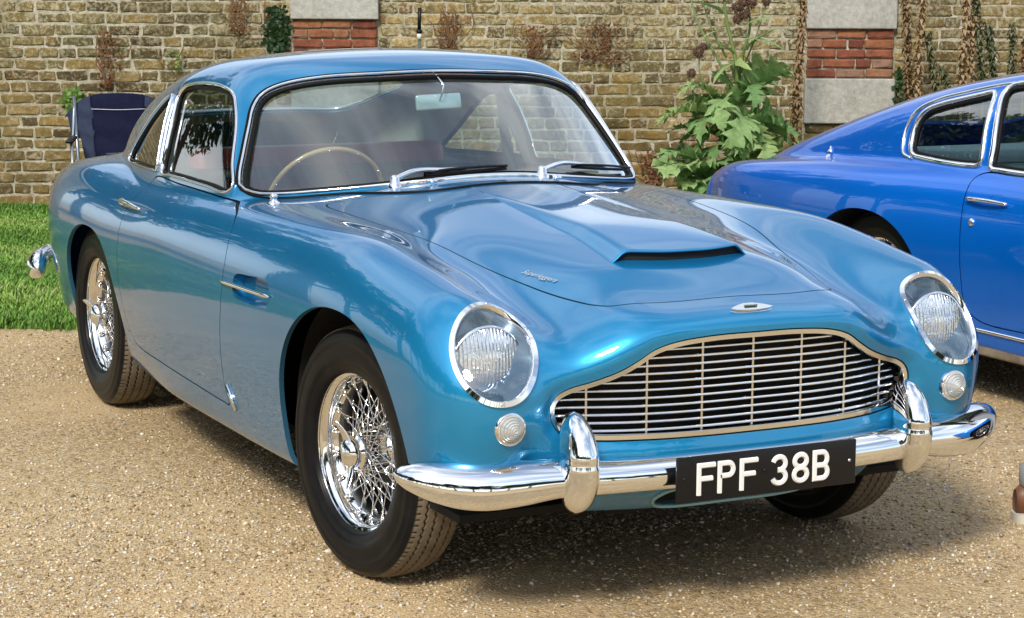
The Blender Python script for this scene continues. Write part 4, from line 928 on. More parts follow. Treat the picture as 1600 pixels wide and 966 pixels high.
# one sheet to the horizon, with gentle unevenness near the cars
me = mesh('gravel_forecourt', [(-220, -220, 0), (220, -220, 0), (220, 220, 0), (-220, 220, 0)], [[0, 1, 2, 3]], GRAV, smooth=False); obj('gravel_forecourt', me, kind='structure')
def stones(name, n, smin_, smax_, s0, s1, d0, d1, cols, seed, attr_hi):
    g = np.random.default_rng(seed); u = g.random(n); d_ = d0*(d1/d0)**u; s_ = s0+(s1-s0)*g.random(n)
    # fill the view wedge: scale the lateral spread with distance
    s_ = (g.random(n)*2-1)*.285*(d_+.5)
    P = np.array(C0)[None]+np.array(RH)[None]*s_[:, None]+np.array(DH)[None]*d_[:, None]
    pm_ = np.sin(1.9*P[:, 0]+.8*P[:, 1])+np.sin(.9*P[:, 0]-2.3*P[:, 1]+1)+.6*np.sin(5.1*P[:, 0]+3.3*P[:, 1]); ok_ = (pm_ < .7) | (g.random(n) < .3); P = P[ok_]; n = len(P)
    r = smin_+(smax_-smin_)*g.random(n)**3; base = np.array([[1, 0, 0], [-1, 0, 0], [0, 1, 0], [0, -1, 0], [0, 0, 1], [0, 0, -1.]])
    V = base[None]*(.6+.7*g.random((n, 6, 1))); V = V*np.stack([np.ones(n), .55+.45*g.random(n), .3+.4*g.random(n)], -1)[:, None]
    V += (g.random((n, 6, 3))-.5)*.35
    a = g.random(n)*6.28; ca, sa = np.cos(a), np.sin(a); x = V[:, :, 0]*ca[:, None]-V[:, :, 1]*sa[:, None]; y = V[:, :, 0]*sa[:, None]+V[:, :, 1]*ca[:, None]
    tl = (g.random(n)-.5)*.9; z = V[:, :, 2]+x*np.sin(tl)[:, None]
    V = np.stack([x, y, z], -1)*r[:, None, None]; V += P[:, None]; V[:, :, 2] += (r*.22)[:, None]
    f = np.array([[0, 2, 4], [2, 1, 4], [1, 3, 4], [3, 0, 4], [2, 0, 5], [1, 2, 5], [3, 1, 5], [0, 3, 5]]); F = (f[None]+6*np.arange(n)[:, None, None]).reshape(-1, 3)
    me = bpy.data.meshes.new(name); me.vertices.add(6*n); me.vertices.foreach_set('co', V.ravel()); me.loops.add(24*n); me.loops.foreach_set('vertex_index', F.ravel()); me.polygons.add(8*n)
    me.polygons.foreach_set('loop_start', np.arange(8*n)*3); me.update(calc_edges=True); me.validate()
    at = me.attributes.new('tone', 'FLOAT', 'POINT'); at.data.foreach_set('value', np.repeat(g.random(n), 6).astype(np.float32)); return me
sm = mat('pebble_mix', (.5, .4, .3), .8, spec=.3); nt, b, L = nodes(sm); a = N(nt, 'ShaderNodeAttribute'); a.attribute_name = 'tone'
rp_ = ramp(nt, a.outputs['Fac'], [(0, (.17, .11, .055)), (.12, (.34, .235, .125)), (.35, (.50, .375, .215)), (.6, (.62, .49, .31)), (.8, (.70, .59, .42)), (.9, (.36, .345, .33)), (.97, (.80, .76, .67))]); L(rp_.outputs[0], b.inputs['Base Color'])
me = stones('loose_gravel', 140000, .0028, .0085, 0, 0, 3.2, 9.15, None, 3, 0); me.materials.append(sm); obj('loose_gravel', me, kind='stuff', label='loose sandy gravel lying over the forecourt')
me = stones('larger_pebbles', 700, .008, .017, 0, 0, 3.2, 9.1, None, 5, 0); me.materials.append(sm); obj('larger_pebbles', me, kind='stuff', label='scattered larger pebbles on the forecourt')
# lawn and bed
LAWN = simple_noise('lawn_soil', (.06, .12, .02), (.10, .18, .03), 5, .95, bumpd=.01, bscale=60)
LD0, LD1 = 9.16, 14.26
ge_ = np.random.default_rng(8); sx = np.concatenate([[-60, -20], np.arange(-10, 4.6, .06), [4.6]]); ed_ = .035*np.sin(sx*5.3)+.025*np.sin(sx*13.7+1)+.014*ge_.standard_normal(len(sx)); nl = len(sx)
me = mesh('lawn', [wp(a, LD0+e, .004) for a, e in zip(sx, ed_)]+[wp(a, LD1, .004) for a in sx], [[i, i+1, nl+i+1, nl+i] for i in range(nl-1)], LAWN, smooth=False); obj('lawn', me, kind='structure')
SOIL = simple_noise('bed_soil', (.05, .032, .018), (.09, .062, .038), 14, .95, bumpd=.03, bscale=30)
me = mesh('flower_bed', [wp(.3, 13.3, .012), wp(4.55, 13.3, .012), wp(4.55, LD1, .012), wp(.3, LD1, .012)], [[0, 1, 2, 3]], SOIL, smooth=False); obj('flower_bed', me, kind='structure')
def blades(n, s0, s1, d0, d1, hgt, seed):
    g = np.random.default_rng(seed); s_ = s0+(s1-s0)*g.random(n); d_ = d0+(d1-d0)*g.random(n)
    edge = .035*np.sin(s_*5.3)+.025*np.sin(s_*13.7+1)+.035*g.standard_normal(n)-.01; d_ = np.where(d_ < d0+.1, d_+edge, d_)
    P = np.array(C0)+np.array(RH)*s_[:, None]+np.array(DH)*d_[:, None]; a = g.random(n)*6.28; w_ = .0035+.003*g.random(n)
    clump = .75+.35*np.sin(s_*2.1+d_*1.3+.5*np.sin(d_*3))+.25*np.sin(d_*5.2+s_*.6); h = hgt*(.5+.8*g.random(n))*np.clip(clump, .45, 1.5)*np.where(d_ > d1-.25, 1.9, 1)
    dx = np.stack([np.cos(a), np.sin(a), 0*a], -1); ln = np.stack([np.cos(a+1.3), np.sin(a+1.3), 0*a], -1)*(h*(.25+.6*g.random(n)))[:, None]
    p0 = P-dx*w_[:, None]; p1 = P+dx*w_[:, None]; mid = P+ln*.35; mid[:, 2] = h*.6; p2 = mid+dx*w_[:, None]*.7; p3 = mid-dx*w_[:, None]*.7; p4 = P+ln; p4[:, 2] = h
    V = np.stack([p0, p1, p2, p3, p4], 1); F = (np.array([[0, 1, 2], [0, 2, 3], [3, 2, 4]])[None]+5*np.arange(n)[:, None, None]).reshape(-1, 3)
    me = bpy.data.meshes.new('grass'); me.vertices.add(5*n); me.vertices.foreach_set('co', V.ravel()); me.loops.add(9*n); me.loops.foreach_set('vertex_index', F.ravel()); me.polygons.add(3*n)
    me.polygons.foreach_set('loop_start', np.arange(3*n)*3); me.update(calc_edges=True)
    at = me.attributes.new('tone', 'FLOAT', 'POINT'); at.data.foreach_set('value', np.repeat(np.clip(.5+.18*g.standard_normal(n)+.25*np.sin(s_*.8+d_*4.1), 0, 1), 5).astype(np.float32)); return me
gm = mat('grass_blades', (.1, .2, .03), .55, spec=.3); nt, b, L = nodes(gm); a = N(nt, 'ShaderNodeAttribute'); a.attribute_name = 'tone'
L(ramp(nt, a.outputs['Fac'], [(0, (.06, .14, .02)), (.5, (.13, .26, .035)), (.85, (.24, .37, .07)), (1, (.36, .38, .15))]).outputs[0], b.inputs['Base Color'])
me = blades(120000, -4.6, -1.8, LD0, LD1, .034, 21); me.materials.append(gm); obj('grass', me, kind='stuff', label='mown lawn grass between the gravel and the brick wall')
me = blades(30000, -1.8, 4.6, LD0, LD1, .034, 23); me.materials.append(gm); obj('grass', me, kind='stuff', label='mown lawn grass behind the two cars')
me = blades(20000, -14, -4.6, LD0, LD1, .05, 22); me.materials.append(gm); obj('grass', me, kind='stuff', label='mown lawn grass running on beside the brick wall')

# ================================================================= the old brick wall
def brick_mat(name, src):
    m = mat(name, (.25, .19, .1), .93, spec=.2); nt, b, L = nodes(m); tc = N(nt, 'ShaderNodeTexCoord'); ge = N(nt, 'ShaderNodeNewGeometry'); pos = ge.outputs['Position']
    a = N(nt, 'ShaderNodeAttribute'); a.attribute_name = 'tone'; ct = a.outputs['Fac']
    base = ramp(nt, ct, [(0, (.080, .058, .030)), (.2, (.125, .095, .045)), (.4, (.165, .125, .058)), (.6, (.20, .150, .062)), (.78, (.28, .185, .065)), (.9, (.20, .17, .11)), (1, (.14, .08, .045))]) if src == 'stock' else \
        ramp(nt, ct, [(0, (.15, .05, .035)), (.4, (.23, .080, .048)), (.75, (.29, .125, .065)), (1, (.24, .15, .11))])
    n1 = noise(nt, pos, 17, 6, .65); k = ramp(nt, n1.outputs[0], [(.3, (.62, .6, .56)), (.7, (1.25, 1.22, 1.15))]); c = mixc(nt, 1., base.outputs[0], k.outputs[0], 'MULTIPLY')
    n2 = noise(nt, pos, 1.1, 5, .6, .4); n3 = noise(nt, pos, 42, 4, .7)
    if src == 'stock':
        # pale lichen and lime bloom, strongest high on the wall; ochre and olive growth elsewhere
        z = N(nt, 'ShaderNodeSeparateXYZ'); L(pos, z.inputs[0]); zr = N(nt, 'ShaderNodeMapRange'); zr.inputs[1].default_value = .55; zr.inputs[2].default_value = 1.25; L(z.outputs[2], zr.inputs[0])
        ad = N(nt, 'ShaderNodeMath', operation='MULTIPLY_ADD'); L(zr.outputs[0], ad.inputs[0]); ad.inputs[1].default_value = .13; L(n3.outputs[0], ad.inputs[2])
        lm = ramp(nt, ad.outputs[0], [(.60, (0, 0, 0)), (.70, (1, 1, 1))]); c = mixc(nt, mulf(nt, lm.outputs[0], .62), c, (.40, .38, .27))
        om = ramp(nt, n2.outputs[0], [(.50, (0, 0, 0)), (.68, (1, 1, 1))]); n5 = noise(nt, pos, 9, 4, .6); o2 = ramp(nt, n5.outputs[0], [(.42, (0, 0, 0)), (.6, (1, 1, 1))])
        c = mixc(nt, mulf(nt, mulv(nt, om.outputs[0], o2.outputs[0]), .36), c, (.33, .20, .05))
        n6 = noise(nt, pos, 2.1, 4, .6, .3); g2 = ramp(nt, n6.outputs[0], [(.5, (0, 0, 0)), (.7, (1, 1, 1))]); c = mixc(nt, mulf(nt, g2.outputs[0], .38), c, (.11, .115, .045))
        n7 = noise(nt, pos, 13, 5, .75, .8); s7 = ramp(nt, n7.outputs[0], [(.54, (0, 0, 0)), (.63, (1, 1, 1))]); c = mixc(nt, mulf(nt, s7.outputs[0], .72), c, (.40, .35, .23))   # smeared old mortar
        n8 = noise(nt, pos, .75, 4, .55, .7); s8 = ramp(nt, n8.outputs[0], [(.35, (.62, .60, .56)), (.62, (1.12, 1.12, 1.1))]); c = mixc(nt, 1., c, s8.outputs[0], 'MULTIPLY')
    L(c, b.inputs['Base Color']); bb = bump(nt, n3.outputs[0], .9, .006); b2 = bump(nt, n1.outputs[0], .8, .010, bb); L(b2, b.inputs['Normal']); return m
def mulf(nt, s, f): m = N(nt, 'ShaderNodeMath', operation='MULTIPLY'); nt.links.new(s, m.inputs[0]); m.inputs[1].default_value = f; return m.outputs[0]
def mulv(nt, s, f): m = N(nt, 'ShaderNodeMath', operation='MULTIPLY'); nt.links.new(s, m.inputs[0]); nt.links.new(f, m.inputs[1]); return m.outputs[0]
STOCK = brick_mat('stock_brick', 'stock'); RED = brick_mat('red_brick', 'red')
def mortar():
    m = mat('lime_mortar', (.4, .35, .26), .95, spec=.15); nt, b, L = nodes(m); ge = N(nt, 'ShaderNodeNewGeometry'); pos = ge.outputs['Position']
    n1 = noise(nt, pos, 25, 6, .7); n2 = noise(nt, pos, 1.7, 4, .6, .5); c = ramp(nt, n1.outputs[0], [(.3, (.22, .195, .135)), (.5, (.42, .385, .295)), (.72, (.60, .56, .46))])
    g = ramp(nt, n2.outputs[0], [(.45, (1, 1, 1)), (.7, (.62, .58, .42))]); L(mixc(nt, 1., c.outputs[0], g.outputs[0], 'MULTIPLY'), b.inputs['Base Color'])
    n4 = noise(nt, pos, 70, 4, .7); L(bump(nt, n4.outputs[0], 1, .008), b.inputs['Normal']); return m
MORT = mortar()
# wall frame: local x along the wall (s), y into it (d), z up; origin on the ground at the wall face
wall_rot = math.atan2(RH.y, RH.x); W0 = wp(0, 14.3)
wall = MB().box((1.2, .203, 1.17), (15.2, .40, 2.34)).obj('brick_wall', MORT, None, False, label='old yellow-grey stock brick garden wall behind the cars', cat='wall')
wall.location = W0; wall.rotation_euler = (0, 0, wall_rot)
me = wall.data
def brick_geo(Lx, Lz, g, dep=.05, proud=0., rough=1.):
    nx, nz = 5, 3; xs = np.array([0, .06, .5, .94, 1.])*Lx; zs = np.array([0, .5, 1.])*Lz if nz == 3 else None
    zs = np.array([0, .16, .84, 1.])*Lz; nz = 4; V = []
    for j in range(nz):
        for i in range(nx):
            e = (i in (0, nx-1))+(j in (0, nz-1)); y = -.004+.004*e*(1+g.random())+.0022*rough*g.standard_normal()-proud
            if e == 2: y += .004+.010*rough*(g.random() < .15)*g.random()
            V.append([xs[i]-Lx/2+.0038*rough*g.standard_normal(), y, zs[j]-Lz/2+.0028*rough*g.standard_normal()])
    ring = [i for i in range(nx)]+[nx-1+nx*j for j in range(1, nz)]+[nx*(nz-1)+i for i in range(nx-2, -1, -1)]+[nx*j for j in range(nz-2, 0, -1)]
    n0 = len(V); V += [[V[r][0], dep, V[r][2]] for r in ring]; m = len(ring)
    F = [[j*nx+i, j*nx+i+1, (j+1)*nx+i+1, (j+1)*nx+i] for j in range(nz-1) for i in range(nx-1)]+[[ring[k], n0+k, n0+(k+1) % m, ring[(k+1) % m]] for k in range(m)]
    return np.array(V), F
occ_u = [0, 75, 78, 190, 245, 300, 400, 600, 800, 880, 910, 1000, 1100, 1180, 1300, 1450, 1600]; occ_v = [325, 325, 250, 250, 150, 108, 88, 75, 87, 110, 130, 285, 290, 250, 200, 145, 115]
PIL = [(-1.514, -.917), (1.99, 2.605)]
g = np.random.default_rng(4); near = []; rest = []
H = .078
for row in range(30):
    z = H*(row+.5); x = -6.4+(.17 if row % 2 else 0)+.06*g.random(); k = row
    while x < 8.8:
        st_ = (k % 2 == 0) if g.random() > .12 else (k % 2 == 1); Lb = (.222 if st_ else .107)+.006*g.standard_normal(); k += 1
        c = x+Lb/2; x += Lb+.011+.002*g.random()
        if any(a-.02 < c+Lb/2 and c-Lb/2 < b_+.02 for a, b_ in PIL): 
            lo_, hi_ = c-Lb/2, c+Lb/2
            for a, b_ in PIL:
                if lo_ < a and hi_ > a: hi_ = a-.005
                elif lo_ < b_ and hi_ > b_: lo_ = b_+.005
                elif lo_ >= a-.02 and hi_ <= b_+.02: hi_ = lo_
            if hi_-lo_ < .03: continue
            c = (lo_+hi_)/2; Lb = hi_-lo_
        u = 800+229.5*(c+.01); v = (1.409-z)*228.6
        vis = -10 < u < 1610 and v > -8 and v < np.interp(u, occ_u, occ_v)+4
        (near if vis else rest).append((c, z, Lb))
near.sort(key=lambda t: -t[2]); rest += near[300:]; near = near[:300]
tone = lambda c, z: float(np.clip(.45+.25*g.standard_normal()+.18*math.sin(c*1.3+z*2), 0, 1))
for c, z, Lb in near:
    V, F = brick_geo(Lb, .0655+.003*g.standard_normal(), g, proud=.002*g.standard_normal()); me = mesh('brick', V, F, STOCK, smooth=False)
    at = me.attributes.new('tone', 'FLOAT', 'POINT'); at.data.foreach_set('value', np.full(len(V), tone(c, z), np.float32)); o = obj('brick', me, wall, (c, 0, z+.0015*g.standard_normal())); o.rotation_euler = (0, .008*g.standard_normal(), 0)
mb = MB(); tn = []
for c, z, Lb in rest:
    V, F = brick_geo(Lb, .066, g); mb.add(V+[c, 0, z], F); tn += [tone(c, z)]*len(V)
me = mb.mesh('brickwork', STOCK, False); at = me.attributes.new('tone', 'FLOAT', 'POINT'); at.data.foreach_set('value', np.array(tn, np.float32)); obj('brickwork', me, wall, kind='stuff')
STONE = mat('weathered_limestone', (.42, .40, .36), .93); nt, b, L = nodes(STONE); ge = N(nt, 'ShaderNodeNewGeometry'); n1 = noise(nt, ge.outputs['Position'], 28, 7, .75); n2 = noise(nt, ge.outputs['Position'], 3.2, 5, .6)
c = mixc(nt, .5, ramp(nt, n1.outputs[0], [(.34, (.20, .19, .165)), (.52, (.38, .37, .33)), (.70, (.58, .57, .51))]).outputs[0], ramp(nt, n2.outputs[0], [(.3, (.27, .255, .21)), (.7, (.47, .46, .42))]).outputs[0]); L(c, b.inputs['Base Color']); L(bump(nt, n1.outputs[0], .8, .008), b.inputs['Normal'])
def pier(s0, s1, stones_, bricks_, lab, low=None):
    p = MB().box(((s0+s1)/2, .02, 1.17), (s1-s0-.03, .06, 2.34)).obj('pier', MORT, wall, False, label=lab)
    for z0, z1, ex in stones_:
        o = MB().box(((s0+s1)/2, -.005, (z0+z1)/2), (s1-s0+ex, .11, z1-z0)).obj('stone_block', STONE, p, False); bevel(o, .008, 2)
    for z0, z1, h in bricks_:
        nr = round((z1-z0)/h)
        for r in range(nr):
            x = s0+.014; k = r; 
            while x < s1-.05:
                Lb = [.215, .10, .215, .10, .16, .10][k % 6] if r % 2 else .193; Lb = min(Lb, s1-.014-x); k += 1
                V, F = brick_geo(Lb, h-.010, g, proud=.0, rough=.7); me = mesh('brick', V, F, RED if z0 > .6 else STOCK, smooth=False); at = me.attributes.new('tone', 'FLOAT', 'POINT'); at.data.foreach_set('value', np.full(len(V), g.random(), np.float32))
                obj('brick', me, p, (x+Lb/2, -.026, z0+(r+.5)*h)); x += Lb+.010
pier(-1.514, -.917, [(1.291, 1.63, .0), (.62, .96, 0), (.0, .28, 0), (1.96, 2.3, 0)], [(.962, 1.289, .0655), (1.632, 1.957, .065), (.282, .618, .067)], 'pier of red brick and grey stone behind the pale car roof')
pier(1.99, 2.605, [(1.243, 1.58, .0), (.60, .905, 0), (1.91, 2.25, 0), (0, .26, 0)], [(.907, 1.241, .0668), (1.582, 1.907, .065), (.262, .598, .067)], 'pier of red brick and grey stone above the royal blue car')
cp = MB().box((1.2, .19, 2.38), (15.4, .5, .08)).obj('coping', STONE, wall, False); bevel(cp, .01, 2)
# ================================================================= plants along the wall
def px(u, v, d_): # photo pixel to wall-frame position at depth d_ (only used to note where each plant grows)
    return (u-800)/3248.2*(d_*1.0)*1.0, None
def leaf_mat(name, c1, c2, c3):
    m = mat(name, c1, .5, spec=.35); nt, b, L = nodes(m); ob = N(nt, 'ShaderNodeObjectInfo'); tc = N(nt, 'ShaderNodeTexCoord'); n = noise(nt, tc.outputs['Object'], 20, 3, .6)
    a = ramp(nt, ob.outputs['Random'], [(0, c1), (.6, c2), (1, c3)]); r = ramp(nt, n.outputs[0], [(.3, (.75, .75, .75)), (.7, (1.2, 1.2, 1.15))]); c = mixc(nt, 1., a.outputs[0], r.outputs[0], 'MULTIPLY')
    L(c, b.inputs['Base Color'])
    t = N(nt, 'ShaderNodeBsdfTranslucent'); L(c, t.inputs[0]); x = N(nt, 'ShaderNodeMixShader'); x.inputs[0].default_value = .28; o = [q for q in nt.nodes if q.type == 'OUTPUT_MATERIAL'][0]
    L(b.outputs[0], x.inputs[1]); L(t.outputs[0], x.inputs[2]); L(x.outputs[0], o.inputs[0]); return m
LEAF = leaf_mat('thistle_leaf', (.18, .32, .12), (.25, .40, .16), (.38, .48, .19)); IVY = leaf_mat('ivy_leaf', (.018, .050, .014), (.03, .075, .018), (.05, .10, .03))
FERN = leaf_mat('fern_leaf', (.09, .18, .03), (.12, .22, .04), (.16, .26, .05)); RUST = leaf_mat('rusty_leaf', (.16, .065, .028), (.22, .10, .045), (.27, .15, .06)); STEM = mat('green_stem', (.14, .20, .06), .6)
BROWN = leaf_mat('dried_bract', (.20, .12, .06), (.29, .18, .09), (.36, .25, .14)); OLIVE = leaf_mat('olive_bract', (.07, .085, .04), (.10, .11, .05), (.13, .13, .065)); STRAW = mat('straw_stalk', (.34, .25, .11), .7); TWIG = mat('dry_twig', (.17, .085, .035), .85)
def leafgeo(Ls, W, lobes, up0, droop, seed, fold=.35):
    """pinnate leaf along +x, arching up then drooping"""
    g = np.random.default_rng(seed); n = lobes*4+5; V = []; F = []; x = z = 0; a = up0; ds = Ls/(n-1)
    for i in range(n):
        t = i/(n-1); ph = (i % 4); e = np.sin(np.pi*min(1, t*.93+.07))**.75*(1-.25*t)
        lob = {0: .30, 1: .62, 2: 1.0, 3: .80}[ph] if lobes > 0 and t < .9 else .75*(1-t)/.1*.5+.05
        if lobes == 0: lob = 1
        w_ = W*e*lob*(1+.18*g.standard_normal()); sw = .55*W*e*(lob-.3) if lobes else 0
        ca, sa = np.cos(a), np.sin(a); rp = .06*W*g.standard_normal()
        for sgn in (-1, 1):
            pass
        V += [[x+sw*ca, -w_, z+fold*w_+sw*sa+rp-.28*W*(lob > .9)*e], [x+sw*.5*ca, -w_*.5, z+fold*w_*.62+sw*.5*sa], [x, 0, z], [x+sw*.5*ca, w_*.5, z+fold*w_*.62+sw*.5*sa], [x+sw*ca, w_, z+fold*w_+sw*sa-rp-.28*W*(lob > .9)*e]]
        x += ds*ca; z += ds*sa; a -= droop/(n-1)*(.6+.8*t)
    F = [[5*i+k, 5*i+5+k, 5*i+6+k, 5*i+1+k] for i in range(n-1) for k in range(4)]
    return np.array(V), F
LM = [mesh('leaf', *leafgeo(1, .36, 7, R(18), R(70), 1), LEAF), mesh('leaf', *leafgeo(1, .42, 6, R(35), R(110), 2), LEAF), mesh('leaf', *leafgeo(1, .34, 8, R(5), R(60), 3), LEAF),
      mesh('leaf', *leafgeo(1, .14, 0, R(15), R(60), 4), LEAF), mesh('leaf', *leafgeo(1, .46, 5, R(45), R(150), 5), LEAF)]
def wl(u, v, d_):
    """wall-frame coordinates of a photographed point at depth d_ from the camera"""
    cx = (u-800)/3248.22; cy = (483-v)/3248.22; ray = d+r2*cx+u2*cy; t = d_/ray.dot(DH); P = CAM+ray*t; return Vector(((P-C0).dot(RH), (P-C0).dot(DH)-14.3, P.z))
def orient(o, a, b, roll=0):
    x = (b-a); Ls = x.length; x = x.normalized(); z = Vector((0, 0, 1)); y = z.cross(x)
    y = y.normalized() if y.length > .05 else Vector((0, 1, 0)); z = x.cross(y); M_ = Matrix((x, y, z)).transposed().to_4x4() @ Matrix.Rotation(roll, 4, 'X'); M_ = M_ @ Matrix.Scale(Ls, 4); M_.translation = a; o.matrix_local = M_
def plant_root(name, u, v, d_, **k):
    p = wl(u, v, d_); w_ = wp(p.x, p.y+14.3, 0); return empty(name, w_, wall_rot, **k), Vector((p.x, p.y, 0))
th_, o0 = plant_root('thistle_plant', 1140, 330, 13.6, label='tall green thistle with big jagged leaves growing at the wall between the two cars', cat='plant')
def lp(u, v, d_): return wl(u, v, d_)-o0
mb = MB()
for pts, r0, r1 in (([(1138, 352, 13.6), (1150, 250, 13.6), (1152, 170, 13.55), (1150, 100, 13.5), (1135, 30, 13.5), (1128, -40, 13.5)], .020, .008), ([(1150, 160, 13.55), (1160, 90, 13.5), (1172, 40, 13.45), (1166, -10, 13.4)], .012, .006), ([(1150, 150, 13.55), (1120, 90, 13.5), (1088, 30, 13.55), (1074, -30, 13.6)], .010, .005),
                    ([(1155, 120, 13.5), (1180, 60, 13.4), (1197, 8, 13.4)], .007, .004), ([(1142, 200, 13.5), (1095, 120, 13.4), (1092, 85, 13.4)], .006, .004), ([(1120, 300, 13.6), (1092, 220, 13.5), (1080, 118, 13.5)], .006, .004), ([(1130, 340, 13.6), (1110, 280, 13.4), (1085, 240, 13.3)], .012, .006), ([(1135, 90, 13.5), (1110, 40, 13.5), (1092, -20, 13.5)], .007, .004)):
    P = catmull([tuple(lp(*q)) for q in pts], 5, False); mb.tube(P, np.linspace(r0, r1, len(P)), 7)
P = [tuple(lp(1138, 350, 13.6)), (0, 0, 0)]; mb.tube(P, .02, 7); mb.obj('stem', STEM, th_)
LV = [((1130, 185, 13.5), (1012, 178, 13.3), 0, .2), ((1125, 160, 13.5), (1048, 138, 13.4), 1, 0), ((1148, 170, 13.5), (1237, 92, 13.35), 0, -.5), ((1150, 195, 13.5), (1262, 205, 13.2), 0, -.3), ((1150, 190, 13.5), (1168, 258, 13.1), 4, .2), ((1140, 185, 13.5), (1078, 218, 13.2), 1, .4),
      ((1100, 262, 13.4), (1012, 250, 13.2), 1, .1), ((1120, 300, 13.4), (1062, 262, 13.2), 1, .3), ((1120, 300, 13.4), (1072, 304, 13.0), 4, .1), ((1110, 320, 13.4), (1082, 318, 13.0), 1, .2), ((1152, 140, 13.5), (1192, 168, 13.2), 4, -.2), ((1148, 100, 13.5), (1112, 132, 13.3), 3, .3),
      ((1160, 85, 13.4), (1228, 40, 13.3), 3, 0), ((1158, 62, 13.4), (1226, 76, 13.3), 3, .1), ((1148, 85, 13.5), (1104, 66, 13.4), 3, 0), ((1165, 40, 13.4), (1208, 28, 13.3), 3, .4), ((1150, 200, 13.5), (1215, 250, 13.1), 0, -.2), ((1145, 230, 13.5), (1105, 250, 13.2), 1, .6),
      ((1150, 165, 13.5), (1200, 130, 13.5), 2, -.4), ((1135, 150, 13.5), (1070, 165, 13.5), 2, .3), ((1150, 250, 13.6), (1190, 275, 13.2), 1, 0), ((1140, 270, 13.6), (1120, 225, 13.2), 2, .5), ((1130, 50, 13.5), (1095, 60, 13.4), 3, .2), ((1150, 95, 13.5), (1175, 110, 13.3), 3, 1.0), ((1130, 20, 13.5), (1082, 5, 13.4), 3, .2),
      ((1140, 210, 13.5), (1050, 200, 13.6), 2, .2), ((1150, 220, 13.5), (1235, 225, 13.5), 2, -.2), ((1125, 330, 13.4), (1150, 285, 13.1), 4, .1), ((1138, 130, 13.5), (1110, 110, 13.4), 3, .8), ((1152, 180, 13.4), (1140, 240, 13.0), 4, -.8), ((1120, 5, 13.5), (1160, -20, 13.4), 3, .2), ((1115, 250, 13.5), (1065, 232, 13.4), 2, 0), ((1145, 160, 13.5), (1118, 205, 13.1), 4, .4)]
gj = np.random.default_rng(31)
for a, b_, k, rl in list(LV):
    if a[1] > 140: LV.append(((a[0]+gj.normal()*6, a[1]+gj.normal()*10+12, a[2]+.05), (b_[0]+gj.normal()*16, b_[1]+gj.normal()*16+12, b_[2]+gj.normal()*.12), (k+1) % 3, rl+gj.normal()*.4))
for a, b_, k, rl in LV: orient(obj('leaf', LM[k], th_), lp(*a), lp(*b_), rl)
hmb = MB(); hg = np.random.default_rng(77); hmb.lathe([(-.026, .0), (-.022, .016), (-.006, .026), (.010, .026), (.022, .016), (.028, 0)], 10, 'z')
for i in range(150):
    q = hg.standard_normal(3); q /= np.linalg.norm(q); t_ = np.cross(q, hg.standard_normal(3)); t_ /= np.linalg.norm(t_); b2_ = np.cross(q, t_); r_o = .034+.010*hg.random(); q[2] *= 1.05
    hmb.add([q*.022-t_*.006, q*.022+t_*.006, q*r_o+b2_*.006, q*.024+b2_*.007], [[0, 1, 2], [1, 3, 2], [3, 0, 2]])
hd = hmb.mesh('seed_head', simple_noise('dried_thistle_head', (.055, .028, .018), (.17, .10, .06), 60, .95), False)
for u, v, sc in ((1150, 12, 1.0), (1163, 22, 1.1), (1174, 4, 1.1), (1152, 30, .9), (1197, 2, .9), (1091, 82, 1.1), (1099, 73, .8), (1080, 115, .9), (1160, 5, 1.)):
    o = obj('seed_head', hd, th_); o.location = lp(u, v, 13.38); o.scale = (sc,)*3; o.rotation_euler = (g.normal()*.3, g.normal()*.3, 0)
# dried bear's-breeches spikes
def spike(u0, v0, u1, v1, d_, m, lab, dens=1., seed=0):
    g = np.random.default_rng(seed); rt, o1 = plant_root('flower_spike', u0, v0, d_, label=lab, cat='plant', group='dried flower spikes along the wall'); a = Vector((0, 0, 0)); p0 = wl(u0, v0, d_)-o1; p1 = wl(u1, v1, d_)-o1
    P = catmull([(0, 0, 0), tuple(p0), tuple(p0.lerp(p1, .5)+Vector((g.normal()*.01, 0, 0))), tuple(p1)], 6, False); MB().tube(P, np.linspace(.010, .005, len(P)), 6).obj('stalk', STRAW if m is BROWN else STEM, rt)
    mb = MB(); Lz = (p1-p0).length+.16; n = int(Lz/.024*dens); b0 = p0-(p1-p0).normalized()*.16 if dens > .5 else p0
    for i in range(n):
        c = np.array(b0.lerp(p1, i/n)); wd = .056*(1-.35*i/n)
        for q in range(6):
            a_ = q*1.047+i*.55+g.normal()*.25; dr = np.array([np.cos(a_), np.sin(a_), 0]); sd_ = np.array([-np.sin(a_), np.cos(a_), 0]); l_ = wd*(.65+.7*g.random()); hh_ = .040*(.3+1.2*g.random())
            v = [c-sd_*.010, c+sd_*.010, c+dr*l_*.6+sd_*.012+[0, 0, hh_], c+dr*l_*.6-sd_*.012+[0, 0, hh_], c+dr*l_*1.0+[0, 0, hh_*.2]]
            mb.add(v, [[0, 1, 2, 3], [3, 2, 4]])
    mb.obj('bracts', m, rt, False, kind='stuff')
